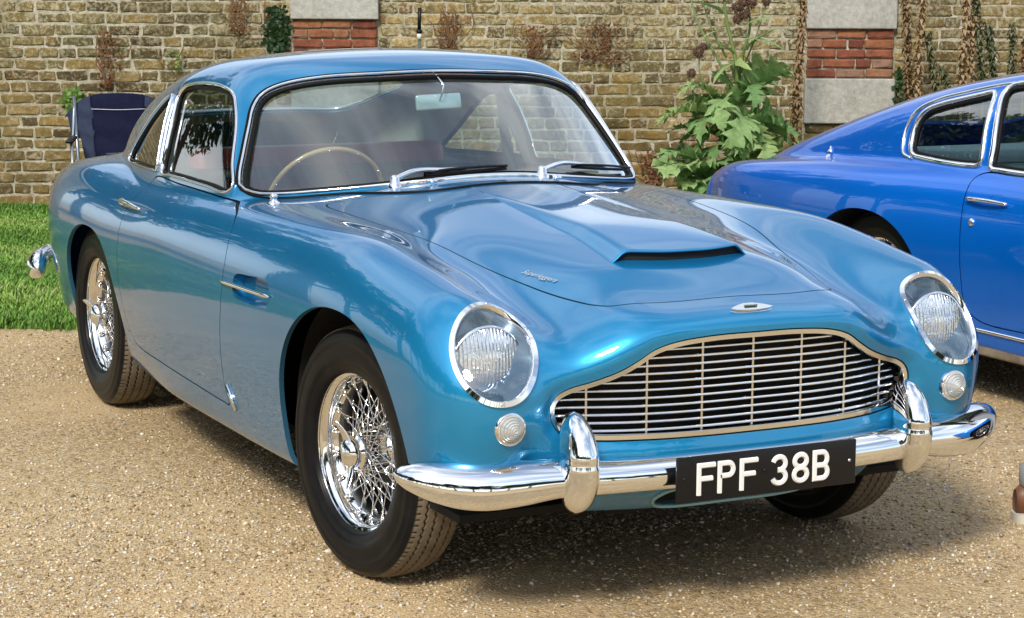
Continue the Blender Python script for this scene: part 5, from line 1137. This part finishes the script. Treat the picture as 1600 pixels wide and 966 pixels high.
for i, (q, m, lab, dn) in enumerate([((1243, 190, 1257, -20), BROWN, 'brown dried flower spike just left of the right-hand pier', 1.), ((1420, 168, 1414, -20), BROWN, 'brown dried spike on a bare straw stalk, first right of the pier', .8), ((1432, 150, 1443, -20), BROWN, 'brown dried flower spike second right of the pier', 1.),
        ((1462, 140, 1448, 55), OLIVE, 'olive green flower spike with its tip below the top edge, third right of the pier', 1.), ((1478, 135, 1472, 112), OLIVE, 'shortest olive flower spike, low over the blue roof', 1.), ((1503, 128, 1513, -20), BROWN, 'thick brown dried flower spike in the middle of the group over the blue roof', 1.1),
        ((1516, 124, 1522, 30), BROWN, 'brown flower spike close behind the thick one', .8), ((1535, 120, 1521, -20), OLIVE, 'tall olive flower spike right of the thick brown one', 1.), ((1552, 115, 1542, 38), OLIVE, 'olive flower spike with leaning tip over the blue door', 1.), ((1580, 112, 1582, 42), OLIVE, 'olive flower spike near the right edge of the picture', 1.), ((1600, 110, 1604, 55), BROWN, 'brown flower spike at the right edge of the picture', 1.)]):
    spike(*q, 13.75, m, lab, dn, 40+i)
# creepers and tufts on the wall face
def tuft(u0, v0, u1, v1, m, n, lab, name='creeper', size=.022, twigs=6, seed=0, dep=.05):
    g = np.random.default_rng(seed); c0 = wl((u0+u1)/2, v1, 14.28); rt = empty(name, wp(c0.x, 14.28, c0.z), wall_rot, label=lab, cat='plant'); hw_ = abs(u1-u0)/2/229.5; hz = (v1-v0)/228.6
    mb = MB()
    for i in range(twigs):
        x0 = g.normal()*hw_*.25; pts = [(x0, 0, 0)]
        for k in range(4): pts.append((pts[-1][0]+g.normal()*hw_*.4, -.01-.02*g.random(), hz*(k+1)/4*(.7+.5*g.random())))
        mb.tube(catmull(pts, 4, False), .0035, 4)
    mb.obj('twigs', TWIG, rt); mb = MB()
    for i in range(n):
        t = g.random(); w_ = hw_*(.45+.55*np.sin(np.pi*(.12+.8*t))); c = np.array([np.clip(g.normal()*.5, -1.1, 1.1)*w_, -dep*g.random()-.004, hz*t]); a_ = g.random()*6.28; b_ = g.normal()*.7; s_ = size*(.5+g.random())
        x_ = np.array([np.cos(a_), np.sin(b_)*.6, np.sin(a_)])*s_; y_ = np.array([-np.sin(a_), -.5*np.cos(b_), np.cos(a_)])*s_*.55
        mb.add([c-x_*.2, c+x_*.4-y_, c+x_, c+x_*.4+y_], [[0, 1, 2, 3]])
    mb.obj('leaves', m, rt, False, kind='stuff')
tuft(412, 12, 454, 82, IVY, 420, 'dark green ivy column beside the pier, above the pale car roof', seed=1)
tuft(98, 140, 134, 170, FERN, 90, 'small bright green fern on the bricks left of the camping chair', 'fern', .03, 2, seed=2)
tuft(1392, 108, 1422, 170, IVY, 260, 'dark ivy clump right of the pier, behind the blue car roof', seed=3)
tuft(150, 48, 192, 140, RUST, 170, 'rusty withered creeper trailing down the bricks above the camping chair', size=.014, twigs=7, seed=4, dep=.02)
tuft(262, 78, 290, 112, FERN, 40, 'sparse green sprig on the bricks above the chair', 'sprig', .014, 3, seed=8)
tuft(680, 18, 722, 78, RUST, 150, 'rusty dry creeper on the bricks just right of the black stake', size=.012, twigs=12, seed=5, dep=.02)
tuft(895, 40, 985, 100, RUST, 230, 'wide rusty dry creeper on the bricks above the windscreen corner', size=.014, twigs=10, seed=6, dep=.02)
tuft(812, 40, 856, 92, RUST, 150, 'faint rusty creeper between the stake and the windscreen corner', size=.012, twigs=10, seed=9, dep=.02)
tuft(352, 0, 398, 52, RUST, 150, 'rusty creeper with green shoots left of the ivy column', size=.012, twigs=10, seed=10, dep=.02)
tuft(1002, 236, 1040, 290, RUST, 150, 'low tuft of rust-red leaves beside the windscreen, under the thistle', size=.018, twigs=5, seed=7)
tuft(1050, 225, 1080, 300, IVY, 70, 'dark leafy shoot low behind the thistle', size=.03, twigs=4, seed=11)
# stake
c0 = wl(655, 40, 13.95); sk = empty('garden_stake', wp(c0.x, 13.95, 0), wall_rot, label='thin dark garden stake with black grip and white band, standing before the wall', cat='stake')
mb = MB(); mb.tube([(0, 0, 0), (0, 0, 1.17)], .011, 10); mb.obj('pole', mat('dull_green_paint', (.07, .10, .075), .5), sk)
MB().tube([(0, 0, 1.165), (0, 0, 1.205)], .0165, 12).obj('band', mat('white_band', (.62, .6, .52), .5), sk)
mb = MB(); mb.tube([(0, 0, 1.205), (.0, 0, 1.23)], .019, 12); mb.tube([(0, 0, 1.23), (.004, 0, 1.375)], .0125, 12); mb.obj('grip', SATIN, sk)
# ================================================================= folding camping chair
NAVY = simple_noise('navy_nylon', (.003, .004, .020), (.005, .007, .030), 30, .8, spec=.15); SLATE = simple_noise('slate_nylon', (.020, .027, .055), (.03, .04, .075), 30, .8, spec=.15); TUBE_ = mat('grey_steel_tube', (.28, .30, .33), .3, .9)
cc = wl(186, 250, 12.35); ch = empty('camping_chair', wp(cc.x, 12.35, 0), wall_rot+R(8), label='navy folding camping chair on the lawn behind the pale car tail', cat='chair')
def cloth(f, nu, nv, m, name, par, thick=.006):
    U, Vv = np.meshgrid(np.linspace(0, 1, nu), np.linspace(0, 1, nv), indexing='ij'); P = np.array([f(a, b_) for a, b_ in zip(U.ravel(), Vv.ravel())]); F = [[i*nv+j, (i+1)*nv+j, (i+1)*nv+j+1, i*nv+j+1] for i in range(nu-1) for j in range(nv-1)]
    o = MB().add(P, F).obj(name, m, par); md = o.modifiers.new('thickness', 'SOLIDIFY'); md.thickness = thick; return o
def backf(u, v, hw_, x0=0):
    x = (u*2-1)*hw_(v)+x0; return (x, .05+.10*(v)-.035*(1-(x/.27)**2)+.004*math.sin(v*19+u*3), .45+.43*v-.022*(x/.27)**2*v-.035*max(0, v-.7)/.3*(abs(x)/.24)**4)
bk = cloth(lambda u, v: backf(u, v, lambda v: .135+.035*v), 14, 18, NAVY, 'backrest', ch)
for s in (-1, 1):
    cloth(lambda u, v: backf(u if s > 0 else u, v, lambda v: .028+.03*(v > .45)+.025*v, s*(.165+.055*v+.02*(v > .45))), 8, 16, SLATE, 'side_panel', bk)
P = [backf(t, .80, lambda v: .16) for t in np.linspace(0, 1, 12)]; MB().tube([(p[0], p[1]-.008, p[2]-.012*math.sin(math.pi*i/11)) for i, p in enumerate(P)], .0022, 5).obj('piping', mat('pale_piping', (.5, .52, .6), .5), bk)
cloth(lambda u, v: ((u*2-1)*.22, .06-.44*v, .43+.02*v-.03*math.sin(math.pi*u)), 10, 8, NAVY, 'seat', ch)
for s in (-1, 1):
    MB().tube([(s*.235, .02, 0), (s*.24, .06, .45), (s*.262, .13, .86)], .011, 8).obj('rear_upright', TUBE_, ch)
    MB().tube(catmull([(s*.262, .12, .80), (s*.265, .06, .70), (s*.262, -.02, .635), (s*.255, -.12, .62)], 6, False), .009, 8).obj('arm_bracket', mat('polished_tube', (.65, .67, .7), .15, 1) if s < 0 else TUBE_, ch)
    o = MB().box((s*.262, -.18, .625), (.045, .34, .022)).obj('armrest', SATIN, ch); bevel(o, .009, 3)
    MB().tube([(s*.25, -.32, 0), (s*.25, -.32, .62)], .010, 8).obj('front_leg', TUBE_, ch)
    MB().tube([(s*.25, -.34, .02), (-s*.24, -.36, .42)], .008, 6).obj('cross_brace', TUBE_, ch)

# ================================================================= royal blue fastback on the right
car2 = empty('blue_fastback', (-1.83, 3.07, 0), label='glossy royal blue fastback sports car parked on the right behind the pale one', cat='car')
B2 = make_fastback(); sh2 = nets(B2, (-1.75, -1.0, .12), (3.75, 1.0, 1.36), .02)
f2a = sup(-.0, .325, .388, .338, 2.15); f2b = sup(2.61, .325, .40, .345, 2.2)
_, sh2 = split(sh2, lambda P: np.maximum(np.minimum(f2a(X(P), Z(P)), f2b(X(P), Z(P))), .55-np.abs(Y(P))), B2)
_, sh2 = split(sh2, lambda P: np.maximum(Z(P)-.275, np.abs(Y(P))-.80), B2)
QG2 = catmull([(.118, .905), (.105, .95), (.105, 1.0), (.125, 1.045), (.20, 1.075), (.33, 1.105), (.42, 1.124), (.50, 1.137), (.515, 1.12), (.535, 1.02), (.560, .92), (.563, .883), (.53, .878), (.37, .876), (.20, .882), (.14, .888)], 6)
DG2 = catmull([(.64, .880), (.625, .95), (.585, 1.08), (.562, 1.15), (.58, 1.168), (.66, 1.182), (.95, 1.20), (1.3, 1.19), (1.5, 1.15), (1.75, 1.0), (1.9, .90), (1.88, .878), (1.5, .872), (1.0, .872), (.70, .874)], 6)
DR2 = catmull([(.592, .832), (.594, .782), (.600, .71), (.606, .593), (.612, .473), (.632, .36), (.70, .315), (1.0, .305), (1.6, .305), (1.80, .32), (1.84, .4), (1.85, .6), (1.83, .84), (1.80, .856), (1.3, .856), (.8, .856), (.62, .852)], 6)
WS2 = catmull(sym([(0, .945), (.3, .94), (.6, .93), (.70, .925), (.735, .95), (.70, 1.05), (.64, 1.16), (.58, 1.205), (.4, 1.225), (0, 1.235)]), 6)
RS2 = catmull(sym([(0, .02), (.3, 0), (.47, -.05), (.50, -.2), (.46, -.6), (.40, -.78), (0, -.82)])[:, ::-1], 6)
BN2 = catmull(sym([(0, 3.25), (.3, 3.2), (.5, 3.05), (.62, 2.6), (.66, 2.2), (.5, 2.12), (0, 2.20)])[:, ::-1], 6)
ws2, sh2 = split(sh2, lambda P: np.maximum(sdf(WS2, Y(P), Z(P)), 1.2-X(P)), B2); rs2, sh2 = split(sh2, lambda P: np.maximum(sdf(RS2, X(P), Y(P)), .85-Z(P)), B2)
gl2, dr2 = [], []
for s in (-1, 1):
    for ol in (QG2, DG2): q, sh2 = split(sh2, lambda P: np.maximum(sdf(ol, X(P), Z(P)), .45-s*Y(P)), B2); gl2.append((q, ol, s))
    q, sh2 = cut(sh2, lambda P: np.maximum(sdf(DR2, X(P), Z(P)), .5-s*Y(P)), B2, .0025); dr2.append(q)
bn2, sh2 = cut(sh2, lambda P: np.maximum(sdf(BN2, X(P), Y(P)), .5-Z(P)), B2, .003)
panel('body', sh2, B2, [PAINT2, EDGE2], car2, .015); panel('bonnet', bn2, B2, [PAINT2, EDGE2], car2, .015)
for q in dr2: panel('door', q, B2, [PAINT2, EDGE2], car2, .015)
panel('windscreen', ws2, B2, GLASS, car2, 0, offset=-.01); panel('rear_window', rs2, B2, GLASS, car2, 0, offset=-.008)
TINT = glass('tinted_side_glass', (.55, .66, .70), 2.2)
for q, ol, s in gl2:
    nm = 'quarter_window' if ol is QG2 else 'door_window'; gq = panel(nm, q, B2, TINT, car2, 0, offset=-.012)
    P, Nn = on_side(B2, resample(grow(ol, .006), .02), s); mb = MB(); sweep(mb, P, Nn, dome(.022, .010)); mb.obj(nm+'_frame', CHROME, car2)
    P, Nn = on_side(B2, resample(grow(ol, -.009), .02), s); mb = MB(); sweep(mb, P-Nn*.006, Nn, dome(.014, .005)); mb.obj('rubber_seal', RUBBER, car2)
for s in (-1, 1):
    ol = catmull([(.13, .868), (.07, .885), (.048, .93), (.045, .99), (.07, 1.05), (.16, 1.095), (.33, 1.135), (.55, 1.175), (.9, 1.205), (1.3, 1.20), (1.52, 1.165), (1.8, 1.0)], 6, False)
    P, Nn = on_side(B2, ol, s); mb = MB(); sweep(mb, P, Nn, dome(.014, .010), closed=False); mb.obj('gutter_trim', CHROME, car2)
    P, Nn = on_side(B2, [(x, .278) for x in np.linspace(.40, 2.25, 30)], s); mb = MB(); sweep(mb, P, Nn, dome(.014, .008), closed=False); mb.obj('sill_strip', CHROME, car2)
    P, Nn = on_side(B2, [(x, .757) for x in np.linspace(.625, .85, 12)], s); t = np.linspace(0, 1, 12); mb = MB(); mb.tube(P+Nn*(.012+.016*np.sin(np.pi*t))[:, None], .009*(1-.3*t), 8); mb.obj('door_handle', CHROME, car2)
    cavs = [(.735, .732), (.735, .772), (.755, .785), (.80, .785), (.815, .77), (.812, .73), (.795, .718), (.75, .718)]; P, Nn = on_side(B2, catmull(cavs, 4), s); m = len(P); mb = MB(); mb.add(np.concatenate([P+Nn*.001, P-Nn*.012+(P.mean(0)-P)*.25]), [[i, (i+1) % m, m+(i+1) % m, m+i] for i in range(m)]+[list(range(m, 2*m))]); mb.obj('handle_recess', EDGE2, car2)
    P, Nn = on_side(B2, [(.665, .677)], s); MB().tube([P[0]-Nn[0]*.003, P[0]+Nn[0]*.006], .014, 16).obj('door_lock', CHROME, car2)
    # rear wheel arch lip and inner well
    for xc, fa_ in ((0, 1), (2.61, 1)):
        t = np.linspace(-.25, np.pi+.25, 26); a_, b__ = .42, .36; cx = xc+a_*np.sign(np.cos(t))*np.abs(np.cos(t))**.92; cz = .325+b__*np.sign(np.sin(t))*np.abs(np.sin(t))**.92; m = 26
        V = np.concatenate([np.stack([cx, s*.84+0*cx, cz], -1), np.stack([cx, s*.5+0*cx, cz], -1), [[xc, s*.5, .2]]]); F = [[i, i+1, m+i+1, m+i] for i in range(m-1)]+[[m+i, m+i+1, 2*m] for i in range(m-1)]
        MB().add(V, F).obj('wheel_well', BLACK, car2)
P, Nn = on_side(B2, [(-.50, .823)], -1); q = P[0]; q[1] += .02; MB().lathe([(-.02, .026), (.0, .024), (.006, .013), (.013, .010), (.018, .016), (.024, .013), (.030, .006), (.042, .004), (.044, 0)], 16, 'z', q+[0, 0, .004]).obj('aerial_base', CHROME, car2)
mb = MB(); mb.box((1.2, 0, .235), (4.3, 1.55, .05)); mb.box((2.2, 0, .55), (.03, 1.6, .55)); mb.box((-.25, 0, .5), (.03, 1.3, .4)); mb.obj('floor_pan', BLACK, car2, False)
GREYB = mat('rusty_sill', (.16, .115, .075), .7)
for s in (-1, 1): o = MB().box((1.3, s*.835, .218), (1.85, .05, .075)).obj('sill_panel', simple_noise('weathered_sill', (.30, .26, .20), (.13, .09, .06), 12, .6), car2); bevel(o, .01, 2)
BLUEGREY = mat('blue_grey_leather', (.20, .27, .30), .5)
cushion('rear_seat', (.35, 0, .68), (.18, 1.15, .34), car2, R(-18), BLUEGREY, .05)
for y in (-.38, .38): st = cushion('seat', (.85, y, .62), (.16, .5, .55), car2, R(-16), BLUEGREY, .06); cushion('seat_cushion', (1.12, y, .40), (.5, .5, .15), st, 0, BLUEGREY, .05)
cushion('dashboard', (1.85, 0, .80), (.35, 1.4, .14), car2, 0, DARKIN); cushion('parcel_shelf', (-.15, 0, .83), (.8, 1.1, .04), car2, 0, BLUEGREY, .01)
def wheel2(x, y):
    o = obj('wheel', rim_me, car2, (x, y, .334)); o.rotation_euler = (0, R(33), math.pi if y < 0 else 0)
    for nm, me_ in (('tyre', ty_me), ('hub', hub_me), ('brake_disc', disc_me), ('wheel_back', back_me)): obj(nm, me_, o)
    for i in range(72): s_ = obj('spoke', SPK[i % 4], o); s_.rotation_euler = (0, -(i//4)*2*np.pi/18-(i % 4)*2*np.pi/72, 0)
for x in (0, 2.61):
    for y in (-.745, .745): wheel2(x, y)
keep, _ = split(Sh(sh2.V, sh2.Q, sh2.X), lambda P: np.maximum(.86-Z(P), np.maximum(X(P)-1.9, -.6-X(P))), B2); n = B2.normal(keep.V); obj('headlining', mesh('headlining', keep.V-n*.016, [f[::-1] for f in keep.faces()], CREAM, normals=-n), car2)

# ================================================================= person just past the right edge
def skin(name, joints, edges, m, parent, sub=2):
    me = bpy.data.meshes.new(name); me.from_pydata([j[0] for j in joints], edges, []); o = obj(name, me, parent); me.materials.append(m)
    o.modifiers.new('skin', 'SKIN'); me.skin_vertices.clear() if False else None
    if not me.skin_vertices:
        bpy.context.view_layer.objects.active = o; bpy.context.view_layer.update()
        if not me.skin_vertices: 
            with bpy.context.temp_override(object=o, active_object=o): bpy.ops.mesh.customdata_skin_add()
    for v, j in zip(me.skin_vertices[0].data, joints): v.radius = j[1] if isinstance(j[1], tuple) else (j[1], j[1])
    me.skin_vertices[0].data[0].use_root = True
    s_ = o.modifiers.new('subdivision', 'SUBSURF'); s_.levels = s_.render_levels = sub; me.shade_smooth(); return o
DENIM = simple_noise('faded_grey_trousers', (.20, .21, .23), (.27, .28, .30), 40, .9); KNIT = simple_noise('dark_green_jumper', (.03, .05, .04), (.045, .07, .055), 60, .95); SKIN_ = mat('skin', (.50, .30, .21), .5); HAIR = mat('brown_hair', (.06, .035, .02), .7)
BOOT = simple_noise('tan_brown_boot_leather', (.17, .065, .025), (.10, .04, .02), 14, .5); SOLE = mat('pale_rubber_sole', (.50, .47, .40), .7)
pos = wp((Vector((.31, 1.211, 0))-C0).dot(RH)+.090, (Vector((.31, 1.211, 0))-C0).dot(DH)); pr = empty('person', pos, wall_rot, label='person in turned-up grey trousers and brown shoes walking out past the right edge', cat='person')
# local: +x is where the person walks, +y their left; the trailing right foot stands at the origin
hipz = .91; cx = .36; cy = .10
J = [((cx, cy, hipz), (.13, .15)), ((cx, cy, 1.09), (.115, .14)), ((cx+.01, cy, 1.27), (.12, .17)), ((cx, cy, 1.41), (.09, .15)), ((cx, cy, 1.49), .055), ((cx+.02, cy, 1.57), .052), ((cx+.035, cy, 1.65), (.085, .075)), ((cx+.03, cy, 1.73), (.085, .072)),
     ((cx-.02, cy-.20, 1.39), .06), ((cx+.02, cy-.25, 1.12), .045), ((cx+.18, cy-.24, .93), .032), ((cx+.22, cy-.235, .88), .026), ((cx-.02, cy+.20, 1.39), .06), ((cx-.07, cy+.25, 1.12), .045), ((cx-.05, cy+.25, .88), .032), ((cx-.03, cy+.25, .82), .026),
     ((cx-.02, cy-.09, .85), .09), ((.23, .0, .49), .062), ((-.02, .0, .12), .042), ((cx+.02, cy+.09, .85), .09), ((.56, .20, .50), .062), ((.60, .20, .12), .042), ((.04, .0, .06), .034), ((.66, .20, .06), .034)]
E_ = [(0, 1), (1, 2), (2, 3), (3, 4), (4, 5), (5, 6), (6, 7), (3, 8), (8, 9), (9, 10), (10, 11), (3, 12), (12, 13), (13, 14), (14, 15), (0, 16), (16, 17), (17, 18), (0, 19), (19, 20), (20, 21), (18, 22), (21, 23)]
skin('body', J, E_, SKIN_, pr)
skin('trousers', [(J[0][0], (.155, .185)), ((cx, cy, 1.02), (.15, .18)), (J[16][0], .118), (J[17][0], .092), ((-.015, .0, .15), .076), (J[19][0], .118), (J[20][0], .092), ((.60, .20, .15), .076)], [(0, 1), (0, 2), (2, 3), (3, 4), (0, 5), (5, 6), (6, 7)], DENIM, pr)
skin('jumper', [(J[1][0], (.16, .195)), ((cx, cy, .96), (.165, .195)), (J[2][0], (.165, .225)), (J[3][0], (.135, .20)), (J[8][0], .095), (J[9][0], .074), ((cx+.16, cy-.24, .96), .055), (J[12][0], .095), (J[13][0], .074), ((cx-.055, cy+.25, .93), .055)], [(0, 1), (0, 2), (2, 3), (3, 4), (4, 5), (5, 6), (3, 7), (7, 8), (8, 9)], KNIT, pr)
for c in (np.array([cx+.225, cy-.235, .865]), np.array([cx-.03, cy+.25, .80])):
    for k in range(5):
        oy = (k-2)*.017; ln = [.05, .068, .074, .068, .052][k]; MB().tube(catmull([c+[.0, oy, .02], c+[.012, oy*1.05, -.02], c+[.006, oy, -.02-ln*.5], c+[-.006, oy, -.02-ln]], 4, False), [.0095]*4*3+[.0065], 7).obj('finger', SKIN_, pr)
hr = MB(); t = np.linspace(0, np.pi, 9); hr.lathe([(.0, .096), (.03, .094), (.06, .08), (.085, .05), (.095, .0)], 20, 'z', (cx+.03, cy, 1.725)); hr.obj('hair', HAIR, pr)
MB().tube([(cx+.115, cy, 1.69), (cx+.138, cy, 1.665), (cx+.12, cy, 1.655)], [.008, .013, .009], 8).obj('nose', SKIN_, pr)
for s in (-1, 1): MB().lathe([(-.004, .0), (-.003, .008), (.003, .009), (.006, .0)], 10, 'x', (cx+.108, cy+s*.032, 1.695)).obj('eye', mat('eye_white', (.7, .7, .7), .2), pr); MB().lathe([(-.012, .0), (-.008, .022), (.006, .026), (.010, .0)], 12, 'y', (cx+.02, cy+s*.083, 1.68)).obj('ear', SKIN_, pr)
MB().tube([(cx+.115, cy-.022, 1.625), (cx+.122, cy, 1.622), (cx+.115, cy+.022, 1.625)], .005, 6).obj('mouth', mat('lips', (.4, .16, .13), .5), pr)
for x0_, y in ((.0, .0), (.62, .20)):
    sec = [(-.11, .030, .045, .075), (-.09, .040, .05, .095), (-.04, .042, .052, .11), (.02, .042, .05, .085), (.08, .048, .04, .062), (.13, .050, .036, .052), (.165, .040, .032, .045), (.185, .018, .03, .035)]; V = []; F = []
    for x, w_, zc, ht in sec:
        for k in range(14): a_ = 2*np.pi*k/14; V.append([x0_+x, y+w_*np.cos(a_), max(.022, .022+ht*.5+ht*.5*np.sin(a_))])
    F = [[i*14+k, (i+1)*14+k, (i+1)*14+(k+1) % 14, i*14+(k+1) % 14] for i in range(len(sec)-1) for k in range(14)]+[list(range(14))[::-1], [7*14+k for k in range(14)]]
    sh_ = MB().add(V, F).obj('shoe', BOOT, pr)
    ol = catmull([(-.115, y-.02), (-.10, y-.04), (0, y-.043), (.10, y-.054), (.165, y-.042), (.192, y), (.165, y+.042), (.10, y+.054), (0, y+.043), (-.10, y+.04), (-.115, y+.02)], 4); m = len(ol)
    MB().add([[a+x0_, b_, 0] for a, b_ in ol]+[[a+x0_, b_, .03] for a, b_ in ol], [[i, (i+1) % m, m+(i+1) % m, m+i] for i in range(m)]+[list(range(m))[::-1], list(range(m, 2*m))]).obj('sole', SOLE, sh_, False)
    MB().lathe([(.108, .045), (.100, .060), (.115, .064), (.165, .066), (.170, .050)], 20, 'z', (x0_-.035, y, 0)).obj('trouser_cuff', mat('pale_cuff', (.24, .235, .23), .9), pr)

# ================================================================= trees standing behind the camera and beyond the lawn (seen in the paintwork)
TL = leaf_mat('tree_leaf', (.03, .065, .015), (.045, .09, .02), (.07, .12, .03)); BARK = simple_noise('bark', (.10, .075, .05), (.06, .045, .03), 6, .95)
def crown(seed, n=5200, hgt=9):
    g = np.random.default_rng(seed); cl = [(g.normal()*1.3, g.normal()*1.3, hgt*(.32+.6*g.random())) for _ in range(26)]; k = g.integers(0, 26, n); c = np.array(cl)[k]; dv = g.standard_normal((n, 3)); dv /= np.linalg.norm(dv, axis=1)[:, None]
    p = c+dv*(1.25*(1-.35*c[:, 2:]/hgt))*g.random((n, 1))**.4; a = g.standard_normal((n, 3)); a /= np.linalg.norm(a, axis=1)[:, None]; b_ = np.cross(a, dv); b_ /= np.linalg.norm(b_, axis=1)[:, None]; s_ = .13+.10*g.random((n, 1))
    V = np.stack([p-a*s_, p-b_*s_*.5, p+a*s_, p+b_*s_*.5], 1).reshape(-1, 3); return mesh('crown', V, np.arange(4*n).reshape(n, 4), TL, smooth=False)
CR = [crown(1), crown(2), crown(3)]
def trunkm(seed):
    g = np.random.default_rng(seed); mb = MB(); mb.tube([(0, 0, 0), (.05, 0, 1.5), (.0, .1, 3.5), (.1, 0, 6)], [.24, .19, .14, .06], 9)
    for i in range(6): a_ = i*1.05+g.random(); z_ = 1.8+i*.5; mb.tube([(0, 0, z_), (.7*np.cos(a_), .7*np.sin(a_), z_+.9), (1.5*np.cos(a_), 1.5*np.sin(a_), z_+2.0)], [.08, .06, .03], 6)
    return mb.mesh('trunk', BARK)
TRK = [trunkm(1), trunkm(2)]
gt = np.random.default_rng(9)
spots = [(s_, -17-3*gt.random()) for s_ in np.arange(-34, 30, 3.6)]+[(-13-3*gt.random(), d_) for d_ in np.arange(-13, 34, 3.2)]
for i, (s_, d_) in enumerate(spots):
    where = 'behind the camera' if d_ < -16 else ('beyond the lawn on the left' if s_ < -9 else 'behind the brick wall')
    r = empty('tree', wp(s_, d_), gt.random()*6.28, label='leafy green tree in the row %s' % where, cat='tree', group='trees in the row %s' % where); sc_ = .85+.4*gt.random(); r.scale = (sc_,)*3
    obj('crown', CR[i % 3], r); obj('trunk', TRK[i % 2], r)
